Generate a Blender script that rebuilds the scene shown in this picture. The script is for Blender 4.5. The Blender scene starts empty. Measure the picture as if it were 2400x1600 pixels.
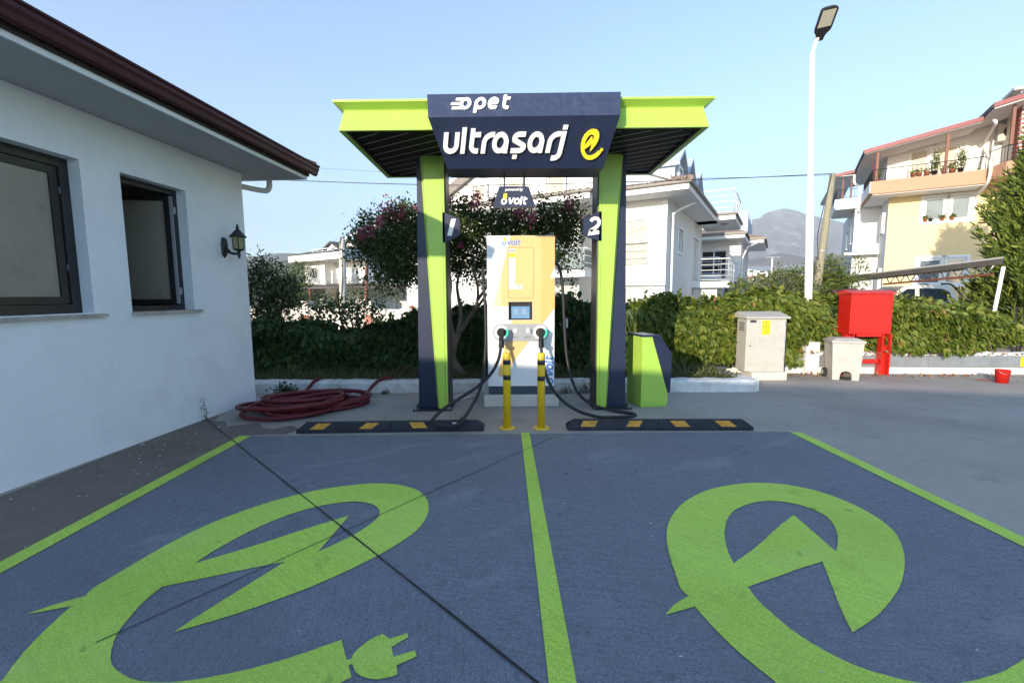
import bpy, bmesh, math, random
import numpy as np
from mathutils import Vector, Matrix
random.seed(7); np.random.seed(7)
scene = bpy.context.scene
COL = scene.collection
rad = math.radians

# ------------------------------------------------------------------ camera
CAM_F, CAM_PITCH, CAM_YAW, CAM_ROLL, CAM_H = 1048.0, 6.0, 0.55, 0.3, 1.4
cam_data = bpy.data.cameras.new('camera')
cam_data.sensor_width = 36.0
cam_data.lens = CAM_F / 2400.0 * 36.0
cam_data.clip_start = 0.05
cam_data.clip_end = 20000.0
cam = bpy.data.objects.new('camera', cam_data)
CAM_M = (Matrix.Rotation(rad(-CAM_YAW), 3, 'Z') @ Matrix.Rotation(rad(90 - CAM_PITCH), 3, 'X')
         @ Matrix.Rotation(rad(-CAM_ROLL), 3, 'Z'))
cam.matrix_world = Matrix.Translation((0, 0, CAM_H)) @ CAM_M.to_4x4()
COL.objects.link(cam)
scene.camera = cam

# ------------------------------------------------------------------ light
SUN_AZ, SUN_EL = 34.0, 13.0            # from behind-left, low evening sun
world = bpy.data.worlds.new('World'); scene.world = world
world.use_nodes = True
wn = world.node_tree.nodes; wl = world.node_tree.links
bg = wn['Background']
sky = wn.new('ShaderNodeTexSky'); sky.sky_type = 'NISHITA'; sky.sun_disc = False
sky.sun_elevation = rad(SUN_EL); sky.sun_rotation = rad(180 + SUN_AZ)
sky.air_density = 1.0; sky.dust_density = 0.4; sky.ozone_density = 3.0; sky.altitude = 50
wl.new(sky.outputs[0], bg.inputs[0]); bg.inputs[1].default_value = 0.15
sun_d = bpy.data.lights.new('sun', 'SUN'); sun_d.energy = 2.3; sun_d.angle = rad(0.55)
sun_d.color = (1.0, 0.87, 0.70)
sun = bpy.data.objects.new('sun', sun_d); COL.objects.link(sun)
Ldir = Vector((math.sin(rad(SUN_AZ)) * math.cos(rad(SUN_EL)), math.cos(rad(SUN_AZ)) * math.cos(rad(SUN_EL)), -math.sin(rad(SUN_EL))))
sun.rotation_euler = Ldir.to_track_quat('-Z', 'Y').to_euler()
scene.view_settings.view_transform = 'Standard'
scene.view_settings.look = 'None'
scene.view_settings.gamma = 1.0
scene.view_settings.use_curve_mapping = False
scene.view_settings.exposure = 1.52
scene.cycles.use_denoising = True
scene.cycles.max_bounces = 6
scene.cycles.transparent_max_bounces = 12

# ------------------------------------------------------------------ measuring helpers (photo pixel at 2352x1568 -> world)
def _ray(x, y):
    k = 2400.0 / 2352.0
    return CAM_M @ Vector(((x * k - 1200) / CAM_F, -(y * k - 800) / CAM_F, -1.0))
def P(x, y, Y):                         # point at depth Y
    d = _ray(x, y); t = Y / d.y
    return Vector((d.x * t, Y, CAM_H + d.z * t))
def G(x, y, z=0.0):                     # point on the horizontal plane z
    d = _ray(x, y); t = (z - CAM_H) / d.z
    return Vector((d.x * t, d.y * t, z))

# ------------------------------------------------------------------ materials
MATS = {}
def srgb(r, g, b):
    f = lambda c: (c / 255 / 12.92) if c / 255 <= 0.04045 else ((c / 255 + 0.055) / 1.055) ** 2.4
    return (f(r), f(g), f(b))
def mat(name, col, rough=0.6, var=0.12, scale=6.0, bump=0.0, bscale=60.0, metal=0.0, spec=0.5, emit=None, estr=0.0, coat=0.0, stretch=None, dirt=None, dscale=1.5, damt=0.5):
    m = bpy.data.materials.new(name); m.use_nodes = True
    nt = m.node_tree; N = nt.nodes; L = nt.links
    b = N['Principled BSDF']
    b.inputs['Roughness'].default_value = rough
    b.inputs['Metallic'].default_value = metal
    b.inputs['Specular IOR Level'].default_value = spec
    b.inputs['Coat Weight'].default_value = coat
    tc = N.new('ShaderNodeTexCoord'); src = tc.outputs['Object']
    if stretch:
        mp = N.new('ShaderNodeMapping'); mp.inputs['Scale'].default_value = stretch
        L.new(src, mp.inputs['Vector']); src = mp.outputs[0]
    no = N.new('ShaderNodeTexNoise'); no.inputs['Scale'].default_value = scale; no.inputs['Detail'].default_value = 6
    no.inputs['Roughness'].default_value = 0.65
    L.new(src, no.inputs['Vector'])
    mr = N.new('ShaderNodeMapRange'); mr.inputs[1].default_value = 0.3; mr.inputs[2].default_value = 0.7
    mr.inputs[3].default_value = 1 - var; mr.inputs[4].default_value = 1 + var
    L.new(no.outputs['Fac'], mr.inputs[0])
    mx = N.new('ShaderNodeMix'); mx.data_type = 'RGBA'; mx.blend_type = 'MULTIPLY'; mx.inputs['Factor'].default_value = 1
    mx.inputs['A'].default_value = (*col, 1)
    L.new(mr.outputs[0], mx.inputs['B'])
    out = mx.outputs['Result']
    if dirt:
        n2 = N.new('ShaderNodeTexNoise'); n2.inputs['Scale'].default_value = dscale; n2.inputs['Detail'].default_value = 8
        n2.inputs['Roughness'].default_value = 0.7
        L.new(tc.outputs['Object'], n2.inputs['Vector'])
        r2 = N.new('ShaderNodeMapRange'); r2.inputs[1].default_value = 0.48; r2.inputs[2].default_value = 0.72
        r2.inputs[3].default_value = 0; r2.inputs[4].default_value = damt
        L.new(n2.outputs['Fac'], r2.inputs[0])
        m2 = N.new('ShaderNodeMix'); m2.data_type = 'RGBA'
        L.new(r2.outputs[0], m2.inputs['Factor']); L.new(out, m2.inputs['A']); m2.inputs['B'].default_value = (*dirt, 1)
        out = m2.outputs['Result']
    L.new(out, b.inputs['Base Color'])
    rr = N.new('ShaderNodeMapRange'); rr.inputs[3].default_value = max(0.02, rough - 0.08); rr.inputs[4].default_value = min(1, rough + 0.08)
    L.new(no.outputs['Fac'], rr.inputs[0]); L.new(rr.outputs[0], b.inputs['Roughness'])
    if bump > 0:
        nb = N.new('ShaderNodeTexNoise'); nb.inputs['Scale'].default_value = bscale; nb.inputs['Detail'].default_value = 5
        L.new(src, nb.inputs['Vector'])
        bp = N.new('ShaderNodeBump'); bp.inputs['Strength'].default_value = bump; bp.inputs['Distance'].default_value = 0.02
        L.new(nb.outputs['Fac'], bp.inputs['Height']); L.new(bp.outputs[0], b.inputs['Normal'])
    if emit:
        b.inputs['Emission Color'].default_value = (*emit, 1); b.inputs['Emission Strength'].default_value = estr
    MATS[name] = m
    return m

def paint_mat(name, col, groove, ang, amt, wear=None):
    m = bpy.data.materials.new(name); m.use_nodes = True
    nt = m.node_tree; N = nt.nodes; L = nt.links; b = N['Principled BSDF']; b.inputs['Roughness'].default_value = .82; b.inputs['Specular IOR Level'].default_value = .3
    tc = N.new('ShaderNodeTexCoord')
    def noise(sc, scale, det=4, rot=ang):
        mp = N.new('ShaderNodeMapping'); mp.inputs['Scale'].default_value = sc; r = N.new('ShaderNodeVectorRotate'); r.rotation_type = 'Z_AXIS'; r.inputs['Angle'].default_value = rad(rot)
        L.new(tc.outputs['Object'], r.inputs['Vector']); L.new(r.outputs[0], mp.inputs['Vector']); n = N.new('ShaderNodeTexNoise'); n.inputs['Scale'].default_value = scale; n.inputs['Detail'].default_value = det; L.new(mp.outputs[0], n.inputs['Vector']); return n.outputs['Fac']
    def rng(x, a, b_, c, d): r = N.new('ShaderNodeMapRange'); r.inputs[1].default_value = a; r.inputs[2].default_value = b_; r.inputs[3].default_value = c; r.inputs[4].default_value = d; L.new(x, r.inputs[0]); return r.outputs[0]
    def mixc(f, A, B):
        x = N.new('ShaderNodeMix'); x.data_type = 'RGBA'; L.new(f, x.inputs['Factor'])
        for k, v in (('A', A), ('B', B)):
            if isinstance(v, tuple): x.inputs[k].default_value = (*v, 1)
            else: L.new(v, x.inputs[k])
        return x.outputs['Result']
    streak = noise((7, 60, 1), 1.0, 6); grain = noise((1, 1, 1), 110, 2); big = noise((1, 1, 1), 1.1, 6)
    sm = N.new('ShaderNodeMath'); sm.operation = 'MULTIPLY_ADD'; L.new(streak, sm.inputs[0]); sm.inputs[1].default_value = .42; gm = N.new('ShaderNodeMath'); gm.operation = 'MULTIPLY'; L.new(grain, gm.inputs[0]); gm.inputs[1].default_value = .70; L.new(gm.outputs[0], sm.inputs[2])
    c = mixc(rng(sm.outputs[0], .48, .68, 0, amt), col, groove)
    c = mixc(rng(big, .35, .75, 0, .5), c, wear or tuple(min(1, v*1.45) for v in col))
    blot = noise((1, 1.6, 1), .55, 9, 30); c = mixc(rng(blot, .46, .68, 0, .62), c, tuple(v*.62+.012*k for v, k in zip(col, (1.6, 1.0, .4))))
    spot = noise((1, 1, 1), 3.2, 7, 0); c = mixc(rng(spot, .60, .74, 0, .45), c, tuple(v*.5 for v in col))
    pale = noise((2.2, .8, 1), 1.7, 9, 60); c = mixc(rng(pale, .58, .74, 0, .40), c, tuple(min(1, v*.7+.16) for v in col))
    fine = noise((1, 1, 1), 190, 2); c = mixc(rng(fine, .56, .66, 0, .45), c, tuple(min(1, v*1.8) for v in col))
    sp = noise((1, 1, 1), 9, 8); c = mixc(rng(sp, .66, .74, 0, .5), c, tuple(v*.6 for v in groove))
    L.new(c, b.inputs['Base Color'])
    bp = N.new('ShaderNodeBump'); bp.inputs['Strength'].default_value = .75; bp.inputs['Distance'].default_value = .006; L.new(sm.outputs[0], bp.inputs['Height']); L.new(bp.outputs[0], b.inputs['Normal'])
    MATS[name] = m; return m

def leaf_mat(name, c_dark, c_mid, c_light, trans=0.25, rough=0.5):
    m = bpy.data.materials.new(name); m.use_nodes = True
    nt = m.node_tree; N = nt.nodes; L = nt.links
    b = N['Principled BSDF']; b.inputs['Roughness'].default_value = rough; b.inputs['Specular IOR Level'].default_value = 0.35
    at_ = N.new('ShaderNodeAttribute'); at_.attribute_name = 'rnd'
    cr = N.new('ShaderNodeValToRGB')
    e = cr.color_ramp.elements; e[0].position = 0.0; e[0].color = (*c_dark, 1); e[1].position = 1.0; e[1].color = (*c_light, 1)
    k = e.new(0.5); k.color = (*c_mid, 1)
    L.new(at_.outputs['Fac'], cr.inputs[0]); L.new(cr.outputs[0], b.inputs['Base Color'])
    tr = N.new('ShaderNodeBsdfTranslucent'); L.new(cr.outputs[0], tr.inputs['Color'])
    ms = N.new('ShaderNodeMixShader'); ms.inputs[0].default_value = trans
    L.new(b.outputs[0], ms.inputs[1]); L.new(tr.outputs[0], ms.inputs[2])
    L.new(ms.outputs[0], N['Material Output'].inputs['Surface'])
    MATS[name] = m
    return m

# ------------------------------------------------------------------ objects
def tag(o, label=None, cat=None, group=None, kind=None):
    if label: o['label'] = label
    if cat: o['category'] = cat
    if group: o['group'] = group
    if kind: o['kind'] = kind
    return o
def thing(name, label, cat, loc=(0, 0, 0), rz=0.0, group=None):
    o = bpy.data.objects.new(name, None); COL.objects.link(o)
    o.location = loc; o.rotation_euler = (0, 0, rz); o.empty_display_size = 0.1
    return tag(o, label, cat, group)
WORLDP = {}
def wthing(name, label, cat, loc, group=None):      # parts of this thing are modelled in world coordinates
    o = thing(name, label, cat, loc, 0.0, group); WORLDP[o.name] = Matrix.Translation(loc).inverted(); return o
def link(name, me, m, parent=None, loc=None, rot=None):
    if m is not None:
        mm = MATS[m] if isinstance(m, str) else m
        if not me.materials: me.materials.append(mm)
    o = bpy.data.objects.new(name, me); COL.objects.link(o)
    if parent is not None:
        o.parent = parent
        if parent.name in WORLDP: o.matrix_parent_inverse = WORLDP[parent.name]
    if loc is not None: o.location = loc
    if rot is not None: o.rotation_euler = rot
    return o
def copy_tree(o, parent=None):
    c = o.copy(); COL.objects.link(c); c.parent = parent
    for ch in list(o.children): copy_tree(ch, c)
    return c

class MB:
    def __init__(self): self.v = []; self.f = []; self.sm = []
    def add(self, vs, fs, smooth=False):
        n = len(self.v); self.v += [tuple(p) for p in vs]
        for f in fs: self.f.append(tuple(i + n for i in f)); self.sm.append(smooth)
        return self
    def box(self, x0, x1, y0, y1, z0, z1, bev=0.0):
        if bev <= 0:
            vs = [(x0,y0,z0),(x1,y0,z0),(x1,y1,z0),(x0,y1,z0),(x0,y0,z1),(x1,y0,z1),(x1,y1,z1),(x0,y1,z1)]
            return self.add(vs, [(3,2,1,0),(4,5,6,7),(0,1,5,4),(1,2,6,5),(2,3,7,6),(3,0,4,7)])
        b = min(bev, (x1-x0)*.45, (y1-y0)*.45, (z1-z0)*.45)
        bm = bmesh.new(); bmesh.ops.create_cube(bm, size=1.0)
        for v in bm.verts:
            v.co.x = x0 if v.co.x < 0 else x1; v.co.y = y0 if v.co.y < 0 else y1; v.co.z = z0 if v.co.z < 0 else z1
        bmesh.ops.bevel(bm, geom=bm.edges[:], offset=b, segments=2, profile=0.5, affect='EDGES')
        bm.verts.ensure_lookup_table()
        for i, v in enumerate(bm.verts): v.index = i
        self.add([v.co[:] for v in bm.verts], [[v.index for v in f.verts] for f in bm.faces], False)
        bm.free(); return self
    def obox(self, c, ax, ay, az):            # oriented box: centre and three half-axis vectors
        c, ax, ay, az = Vector(c), Vector(ax), Vector(ay), Vector(az)
        vs = [c+sx*ax+sy*ay+sz*az for sz in (-1,1) for (sx,sy) in ((-1,-1),(1,-1),(1,1),(-1,1))]
        return self.add(vs, [(3,2,1,0),(4,5,6,7),(0,1,5,4),(1,2,6,5),(2,3,7,6),(3,0,4,7)])
    def bar(self, a, b, w, h, up=(0, 0, 1)):
        a, b = Vector(a), Vector(b); d = (b - a); l = d.length; d.normalize()
        s = d.cross(Vector(up))
        if s.length < 1e-4: s = d.cross(Vector((1, 0, 0)))
        s.normalize(); u = s.cross(d)
        return self.obox((a + b) / 2, d * l / 2, s * w / 2, u * h / 2)
    def prism(self, poly, y0, y1):            # polygon in XZ extruded along Y
        n = len(poly)
        vs = [(x, y0, z) for x, z in poly] + [(x, y1, z) for x, z in poly]
        return self.add(vs, [tuple(range(n)), tuple(range(2*n-1, n-1, -1))] + [(i, i+n, (i+1) % n + n, (i+1) % n) for i in range(n)])
    def prismz(self, poly, z0, z1):
        n = len(poly)
        vs = [(x, y, z0) for x, y in poly] + [(x, y, z1) for x, y in poly]
        return self.add(vs, [tuple(range(n-1, -1, -1)), tuple(range(n, 2*n))] + [(i, (i+1) % n, (i+1) % n + n, i+n) for i in range(n)])
    def prismx(self, poly, x0, x1):           # polygon in YZ extruded along X
        n = len(poly)
        vs = [(x0, y, z) for y, z in poly] + [(x1, y, z) for y, z in poly]
        return self.add(vs, [tuple(range(n)), tuple(range(2*n-1, n-1, -1))] + [(i, i+n, (i+1) % n + n, (i+1) % n) for i in range(n)])
    def tube(self, pts, r, seg=10, caps=True):
        pts = [Vector(p) for p in pts]; n = len(pts)
        rs = r if isinstance(r, (list, tuple)) else [r] * n
        vs = []; prev = None
        for i, p in enumerate(pts):
            t = (pts[min(i+1, n-1)] - pts[max(i-1, 0)]).normalized()
            if prev is None:
                a = t.cross(Vector((0, 0, 1)))
                if a.length < 1e-3: a = t.cross(Vector((1, 0, 0)))
                a.normalize()
            else:
                a = prev - t * prev.dot(t); a.normalize()
            prev = a; b = t.cross(a)
            for k in range(seg):
                th = 2 * math.pi * k / seg
                vs.append(p + (a * math.cos(th) + b * math.sin(th)) * rs[i])
        fs = [(i*seg+k, i*seg+(k+1) % seg, (i+1)*seg+(k+1) % seg, (i+1)*seg+k) for i in range(n-1) for k in range(seg)]
        self.add(vs, fs, True)
        if caps: self.f.append(tuple(len(self.v)-len(vs)+k for k in range(seg-1, -1, -1))); self.sm.append(False); self.f.append(tuple(len(self.v)-seg+k for k in range(seg))); self.sm.append(False)
        return self
    def lathe(self, prof, c=(0, 0, 0), seg=20, smooth=True):   # profile (r,z)
        n = len(prof)
        vs = [(c[0]+r*math.cos(2*math.pi*k/seg), c[1]+r*math.sin(2*math.pi*k/seg), c[2]+z) for r, z in prof for k in range(seg)]
        fs = [(i*seg+k, i*seg+(k+1) % seg, (i+1)*seg+(k+1) % seg, (i+1)*seg+k) for i in range(n-1) for k in range(seg)]
        return self.add(vs, fs, smooth)
    def build(self, name, m, parent=None, loc=None, rot=None):
        me = bpy.data.meshes.new(name); me.from_pydata(self.v, [], self.f)
        me.polygons.foreach_set('use_smooth', self.sm); me.update()
        return link(name, me, m, parent, loc, rot)

def catmull(pts, n=8):
    pts = [Vector(p) for p in pts]; out = []
    for i in range(len(pts)-1):
        p0 = pts[max(i-1, 0)]; p1 = pts[i]; p2 = pts[i+1]; p3 = pts[min(i+2, len(pts)-1)]
        for k in range(n):
            t = k / n
            out.append(0.5*((2*p1)+(p2-p0)*t+(2*p0-5*p1+4*p2-p3)*t*t+(3*p1-p0-3*p2+p3)*t**3))
    out.append(pts[-1]); return out

def poly_mesh(outer, holes, to3, thick):
    """flat shape with holes: 2D outlines -> mesh with thickness; to3(x,y,h) maps to 3D"""
    bm = bmesh.new()
    def loop(pts):
        vs = [bm.verts.new((x, y, 0)) for x, y in pts]
        return [bm.edges.new((vs[i], vs[(i+1) % len(vs)])) for i in range(len(vs))]
    es = loop(outer)
    for h in holes: es += loop(h)
    bmesh.ops.triangle_fill(bm, use_beauty=True, use_dissolve=False, edges=es)
    for f in bm.faces:
        if f.normal.z < 0: f.normal_flip()
    r = bmesh.ops.extrude_face_region(bm, geom=bm.faces[:])
    for v in [g for g in r['geom'] if isinstance(g, bmesh.types.BMVert)]: v.co.z += thick
    bmesh.ops.recalc_face_normals(bm, faces=bm.faces[:])
    for v in bm.verts: v.co = to3(v.co.x, v.co.y, v.co.z)
    me = bpy.data.meshes.new('shape'); bm.to_mesh(me); bm.free(); return me

# stroke lettering -----------------------------------------------------------
def arc(cx, cy, rx, ry, a0, a1, n=10):
    return [(cx+rx*math.cos(rad(a0+(a1-a0)*i/n)), cy+ry*math.sin(rad(a0+(a1-a0)*i/n))) for i in range(n+1)]
def ribbon(mb, path, w, to3, h):
    n = len(path); closed = (abs(path[0][0]-path[-1][0]) + abs(path[0][1]-path[-1][1])) < 1e-6
    Lp, Rp = [], []
    for i in range(n):
        p = Vector(path[i])
        if closed: a = Vector(path[i-1 if i > 0 else n-2]); b = Vector(path[i+1 if i < n-1 else 1])
        else: a = Vector(path[max(i-1, 0)]); b = Vector(path[min(i+1, n-1)])
        t = (b-a).normalized(); nn = Vector((-t.y, t.x))
        k = 1.0
        if 0 < i < n-1 or closed:
            d1 = (p-a).normalized() if (p-a).length > 1e-9 else t
            k = 1.0 / max(0.5, t.dot(d1))
        Lp.append(p+nn*w/2*k); Rp.append(p-nn*w/2*k)
    vs = []
    for i in range(n):
        vs += [to3(Lp[i].x, Lp[i].y, h), to3(Rp[i].x, Rp[i].y, h), to3(Lp[i].x, Lp[i].y, 0), to3(Rp[i].x, Rp[i].y, 0)]
    fs = []
    for i in range(n-1):
        a, b = i*4, i*4+4
        fs += [(a, a+1, b+1, b), (a+1, a+3, b+3, b+1), (a+2, a, b, b+2)]
    if not closed: fs += [(0, 2, 3, 1), (n*4-4, n*4-3, n*4-1, n*4-2)]
    mb.add(vs, fs)
GL = {
 'u': [[(.11,1),(.11,.4)] + arc(.385,.4,.275,.288,180,360,12) + [(.66,1)]],
 'l': [[(.11,0),(.11,1.22)]],
 't': [[(.11,1.17),(.11,.36)] + arc(.36,.36,.25,.248,180,270,6) + [(.47,.112)], [(.2,.888),(.52,.888)]],
 'r': [[(.11,0),(.11,.5)] + arc(.52,.5,.41,.388,180,90,8)[1:] + [(.6,.888)]],
 'a': [arc(.40,.5,.29,.388,0,360,28), [(.70,.62),(.70,0)]],
 's': [[(.64,.888),(.36,.888)] + arc(.34,.70,.22,.188,90,200,8)[1:] + [(.3,.53),(.42,.47),(.55,.4)] + arc(.42,.29,.22,.178,20,-90,8) + [(.02,.112)]],
 'j': [[(.40,1),(.40,-.02)] + arc(.15,-.02,.25,.25,0,-90,8)[1:] + [(.02,-.27)], [(.40,1.09),(.40,1.29)]],
 'o': [arc(.42,.5,.30,.38,0,360,28)],
 'p': [arc(.46,.5,.30,.38,0,360,28), [(.16,.55),(.16,-.30)]],
 'e': [[(.2,.48),(.70,.55)] + arc(.43,.5,.29,.38,10,300,22)[1:] + [(.70,.13)]],
 'v': [[(.08,1),(.32,.14)], [(.74,1),(.36,.12)]],
}
def stroke_text(name, items, w, size, shear, to3, m, parent, h=0.012, glyphs=GL, extra=None):
    """items: (glyph, x offset in x-heights); one mesh per letter"""
    out = []
    for gi, (ch, ox) in enumerate(items):
        mb = MB()
        for k, path in enumerate(glyphs[ch]):
            ribbon(mb, [(x+ox+0, y) for x, y in path], w, lambda a, b, c: to3((a+shear*b)*size, b*size, c), h+0.0007*k)
        out.append(mb.build(name, m, parent))
    return out
def font_mesh(body, size, shear=0.0, align='CENTER', offset=0.0, spacing=1.0):
    cu = bpy.data.curves.new('t', 'FONT'); cu.body = body; cu.size = size; cu.shear = shear; cu.align_x = align
    cu.offset = offset; cu.space_line = spacing; cu.extrude = 0.0006; cu.resolution_u = 3
    o = bpy.data.objects.new('t', cu); COL.objects.link(o)
    dg = bpy.context.evaluated_depsgraph_get()
    me = bpy.data.meshes.new_from_object(o.evaluated_get(dg))
    bpy.data.objects.remove(o); bpy.data.curves.remove(cu); me.materials.clear()
    return me

# leaves ---------------------------------------------------------------------
def leaf_cloud(name, pts, dirs, sizes, m, parent=None, width=0.55, fold=0.25, rnd=None, kind='stuff', droop=0.0, nrm=None):
    """pts (n,3), dirs (n,3) leaf axis; each leaf = two folded quads"""
    pts = np.asarray(pts, float); n = len(pts); d = np.asarray(dirs, float)
    d /= np.linalg.norm(d, axis=1, keepdims=True) + 1e-9
    r = np.random.normal(size=(n, 3)) if nrm is None else np.asarray(nrm, float)+np.random.normal(0, .45, (n, 3)); s = np.cross(d, r); s /= np.linalg.norm(s, axis=1, keepdims=True) + 1e-9
    u = np.cross(s, d); L = np.asarray(sizes, float).reshape(-1, 1); W = L * width * .5
    t = pts + d * L; t[:, 2] -= (droop * L)[:, 0]
    up = u * W * fold * 2
    V = np.stack([pts, pts + d*L*.30 + s*W*.85 + up, pts + d*L*.62 + s*W*.8 + up, t, pts + d*L*.62 - s*W*.8 + up, pts + d*L*.30 - s*W*.85 + up], 1).reshape(-1, 3)
    base = (np.arange(n) * 6).reshape(-1, 1)
    F = np.concatenate([base + np.array([[0, 3, 2, 1]]), base + np.array([[0, 5, 4, 3]])], 1).reshape(-1)
    me = bpy.data.meshes.new(name)
    me.vertices.add(n*6); me.vertices.foreach_set('co', V.reshape(-1))
    me.loops.add(n*8); me.loops.foreach_set('vertex_index', F.astype(np.int32))
    me.polygons.add(n*2); me.polygons.foreach_set('loop_start', (np.arange(n*2)*4).astype(np.int32))
    me.polygons.foreach_set('loop_total', np.full(n*2, 4, np.int32))
    me.update(); me.validate()
    a = me.attributes.new('rnd', 'FLOAT', 'POINT')
    q = np.random.rand(n) if rnd is None else np.asarray(rnd)
    a.data.foreach_set('value', np.repeat(q, 6).astype(np.float32))
    o = link(name, me, m, parent)
    if kind: o['kind'] = kind
    return o
def rdir(n, up=0.0):
    v = np.random.normal(size=(n, 3)); v /= np.linalg.norm(v, axis=1, keepdims=True); v[:, 2] += up
    return v

def wall_panel(mb, x0, x1, z0, z1, holes, depth, to3):
    """wall face in (x,z) with rectangular openings and reveals; to3(x, d, z), d = distance behind the face"""
    xs = sorted({x0, x1, *[h[0] for h in holes], *[h[1] for h in holes]}); zs = sorted({z0, z1, *[h[2] for h in holes], *[h[3] for h in holes]})
    for i in range(len(xs)-1):
        for k in range(len(zs)-1):
            cx, cz = (xs[i]+xs[i+1])/2, (zs[k]+zs[k+1])/2
            if any(h[0] < cx < h[1] and h[2] < cz < h[3] for h in holes): continue
            mb.add([to3(xs[i],0,zs[k]), to3(xs[i+1],0,zs[k]), to3(xs[i+1],0,zs[k+1]), to3(xs[i],0,zs[k+1])], [(0,1,2,3)])
    for a, b, c, d in holes:
        for (p, q) in (((a,c),(b,c)),((b,c),(b,d)),((b,d),(a,d)),((a,d),(a,c))):
            mb.add([to3(p[0],0,p[1]), to3(q[0],0,q[1]), to3(q[0],depth,q[1]), to3(p[0],depth,p[1])], [(0,1,2,3)])
# ================================================================== materials
paint_mat('concrete', (.37,.335,.295), (.20,.175,.15), 25, .55, (.45,.415,.375))
paint_mat('bay_blue', (.198,.213,.250), (.080,.091,.117), 12, .7, (.175,.19,.22))
paint_mat('bay_blue_b', (.195,.212,.252), (.080,.091,.119), 84, .7, (.17,.185,.22))
paint_mat('bay_green', (.52,.76,.095), (.25,.40,.07), 40, .6, (.52,.74,.17))
mat('joint_dark', (.02,.02,.022), .95, .3, 20)
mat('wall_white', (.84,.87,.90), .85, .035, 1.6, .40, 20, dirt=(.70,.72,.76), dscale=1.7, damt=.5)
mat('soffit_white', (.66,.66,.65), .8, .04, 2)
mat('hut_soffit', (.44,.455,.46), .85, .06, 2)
paint_mat('brown_concrete', (.185,.155,.132), (.10,.082,.07), 70, .6, (.235,.21,.19))
mat('gutter_brown', (.050,.012,.015), .5, .12, 6, spec=.22)
mat('wood_dark', (.03,.018,.016), .8, .4, 12, .3, 30)
mat('clay', (.33,.12,.075), .8, .25, 8, .2, 40)
mat('frame_dark', (.022,.022,.024), .35, .2, 10)
mat('frosted', (.30,.275,.225), .3, .07, 3, .3, 55)
mat('metal_grey', (.42,.43,.45), .4, .1, 10, metal=.4)
mat('sill_stone', (.42,.38,.34), .7, .3, 14, .3, 60)
mat('room', (.66,.62,.56), .9, .1, 3)
mat('black_metal', (.018,.018,.019), .45, .2, 20)
mat('lantern_glass', (.30,.29,.14), .25, .12, 20)
mat('lime', (.37,.58,.085), .38, .04, 3, spec=.45)
mat('navy', (.016,.023,.055), .45, .10, 5, spec=.4)
mat('navy_lit_dusty', (.030,.042,.088), .5, .15, 6, spec=.4, stretch=(6,1,1), dirt=(.12,.125,.14), dscale=16, damt=.30)  # navy lightened to paint the light on the tilted upper panel, plus dust
mat('soffit_black', (.005,.005,.006), .6, .2, 6, spec=.08)
mat('slat_gap_glint', (.62,.62,.62), .5, .1, 6)  # pale grey painted in as glints along slat edges, also the backing
mat('letter_white', (.86,.84,.79), .5, .02, 4)
mat('sign_yellow', (.90,.70,.03), .5, .03, 4)
mat('charger_white', (.80,.80,.79), .35, .02, 3, spec=.5, coat=.15)
mat('charger_amber', (.80,.47,.195), .38, .02, 3)
mat('charger_amber_light', (.82,.57,.33), .38, .02, 3)
mat('charger_amber_deep', (.78,.42,.15), .38, .02, 3)
mat('print_blue', (.10,.24,.62), .4, .04, 3)
mat('print_red', (.55,.10,.05), .5, .05, 3)
mat('print_dark', (.03,.03,.035), .5, .05, 3)
mat('print_grey', (.25,.25,.27), .5, .3, 120)
mat('paper_white', (.58,.58,.585), .5, .03, 5)
mat('charger_grey', (.045,.06,.085), .5, .1, 6)
mat('panel_grey', (.36,.37,.38), .45, .06, 8, metal=.3)
mat('screen', (.12,.22,.34), .12, .06, 3, emit=(.25,.42,.60), estr=.10)
mat('led_white', (.85,.85,.78), .3, .02, 3, emit=(1,.96,.8), estr=.35)
mat('led_green', (.15,.7,.5), .3, .02, 3, emit=(.10,.9,.5), estr=.28)
mat('rubber', (.016,.016,.018), .62, .25, 14, .15, 80)
mat('rubber_stop', (.020,.023,.030), .8, .35, 18, .35, 70, dirt=(.06,.062,.07), dscale=7, damt=.4)
mat('stop_yellow', (.62,.30,.03), .65, .25, 22, dirt=(.25,.15,.04), dscale=14, damt=.6)
mat('bollard_yellow', (.80,.52,.012), .4, .07, 8)
mat('hose_red', (.12,.004,.009), .5, .2, 9)
mat('kerb_white', (.70,.70,.68), .85, .12, 5, .7, 26, dirt=(.34,.32,.29), dscale=3.5, damt=.55)
mat('soil', (.10,.07,.045), .95, .4, 6, .6, 30)
mat('cabinet_grey', (.47,.45,.395), .5, .04, 4, dirt=(.30,.26,.21), dscale=5, damt=.35)
mat('plastic_grey', (.47,.44,.395), .55, .05, 4, dirt=(.28,.25,.21), dscale=6, damt=.4)
mat('warn_yellow', (.90,.66,.01), .5, .04, 6)
mat('red_paint', (.50,.014,.008), .38, .07, 4, spec=.5)
mat('duct_grey', (.33,.345,.36), .45, .12, 5, metal=.5, dirt=(.22,.21,.19), dscale=3, damt=.5)
mat('pole_white', (.66,.65,.63), .45, .03, 4)
mat('lamp_lens', (.55,.52,.42), .35, .06, 8)
mat('beam_dark', (.075,.066,.056), .7, .2, 5)
mat('wood_pole', (.27,.245,.17), .9, .25, 8, .4, 40, stretch=(6,6,.6))
mat('bark', (.13,.105,.08), .9, .3, 14, .6, 40, stretch=(1,1,.3))
mat('house_white', (.70,.695,.675), .8, .03, 1.5, .1, 40)
mat('house_trim', (.78,.775,.76), .7, .02, 2)
mat('house_yellow', (.74,.58,.32), .85, .04, 1.2, .1, 40)
mat('house_peach', (.50,.265,.165), .8, .05, 1.5)
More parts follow.
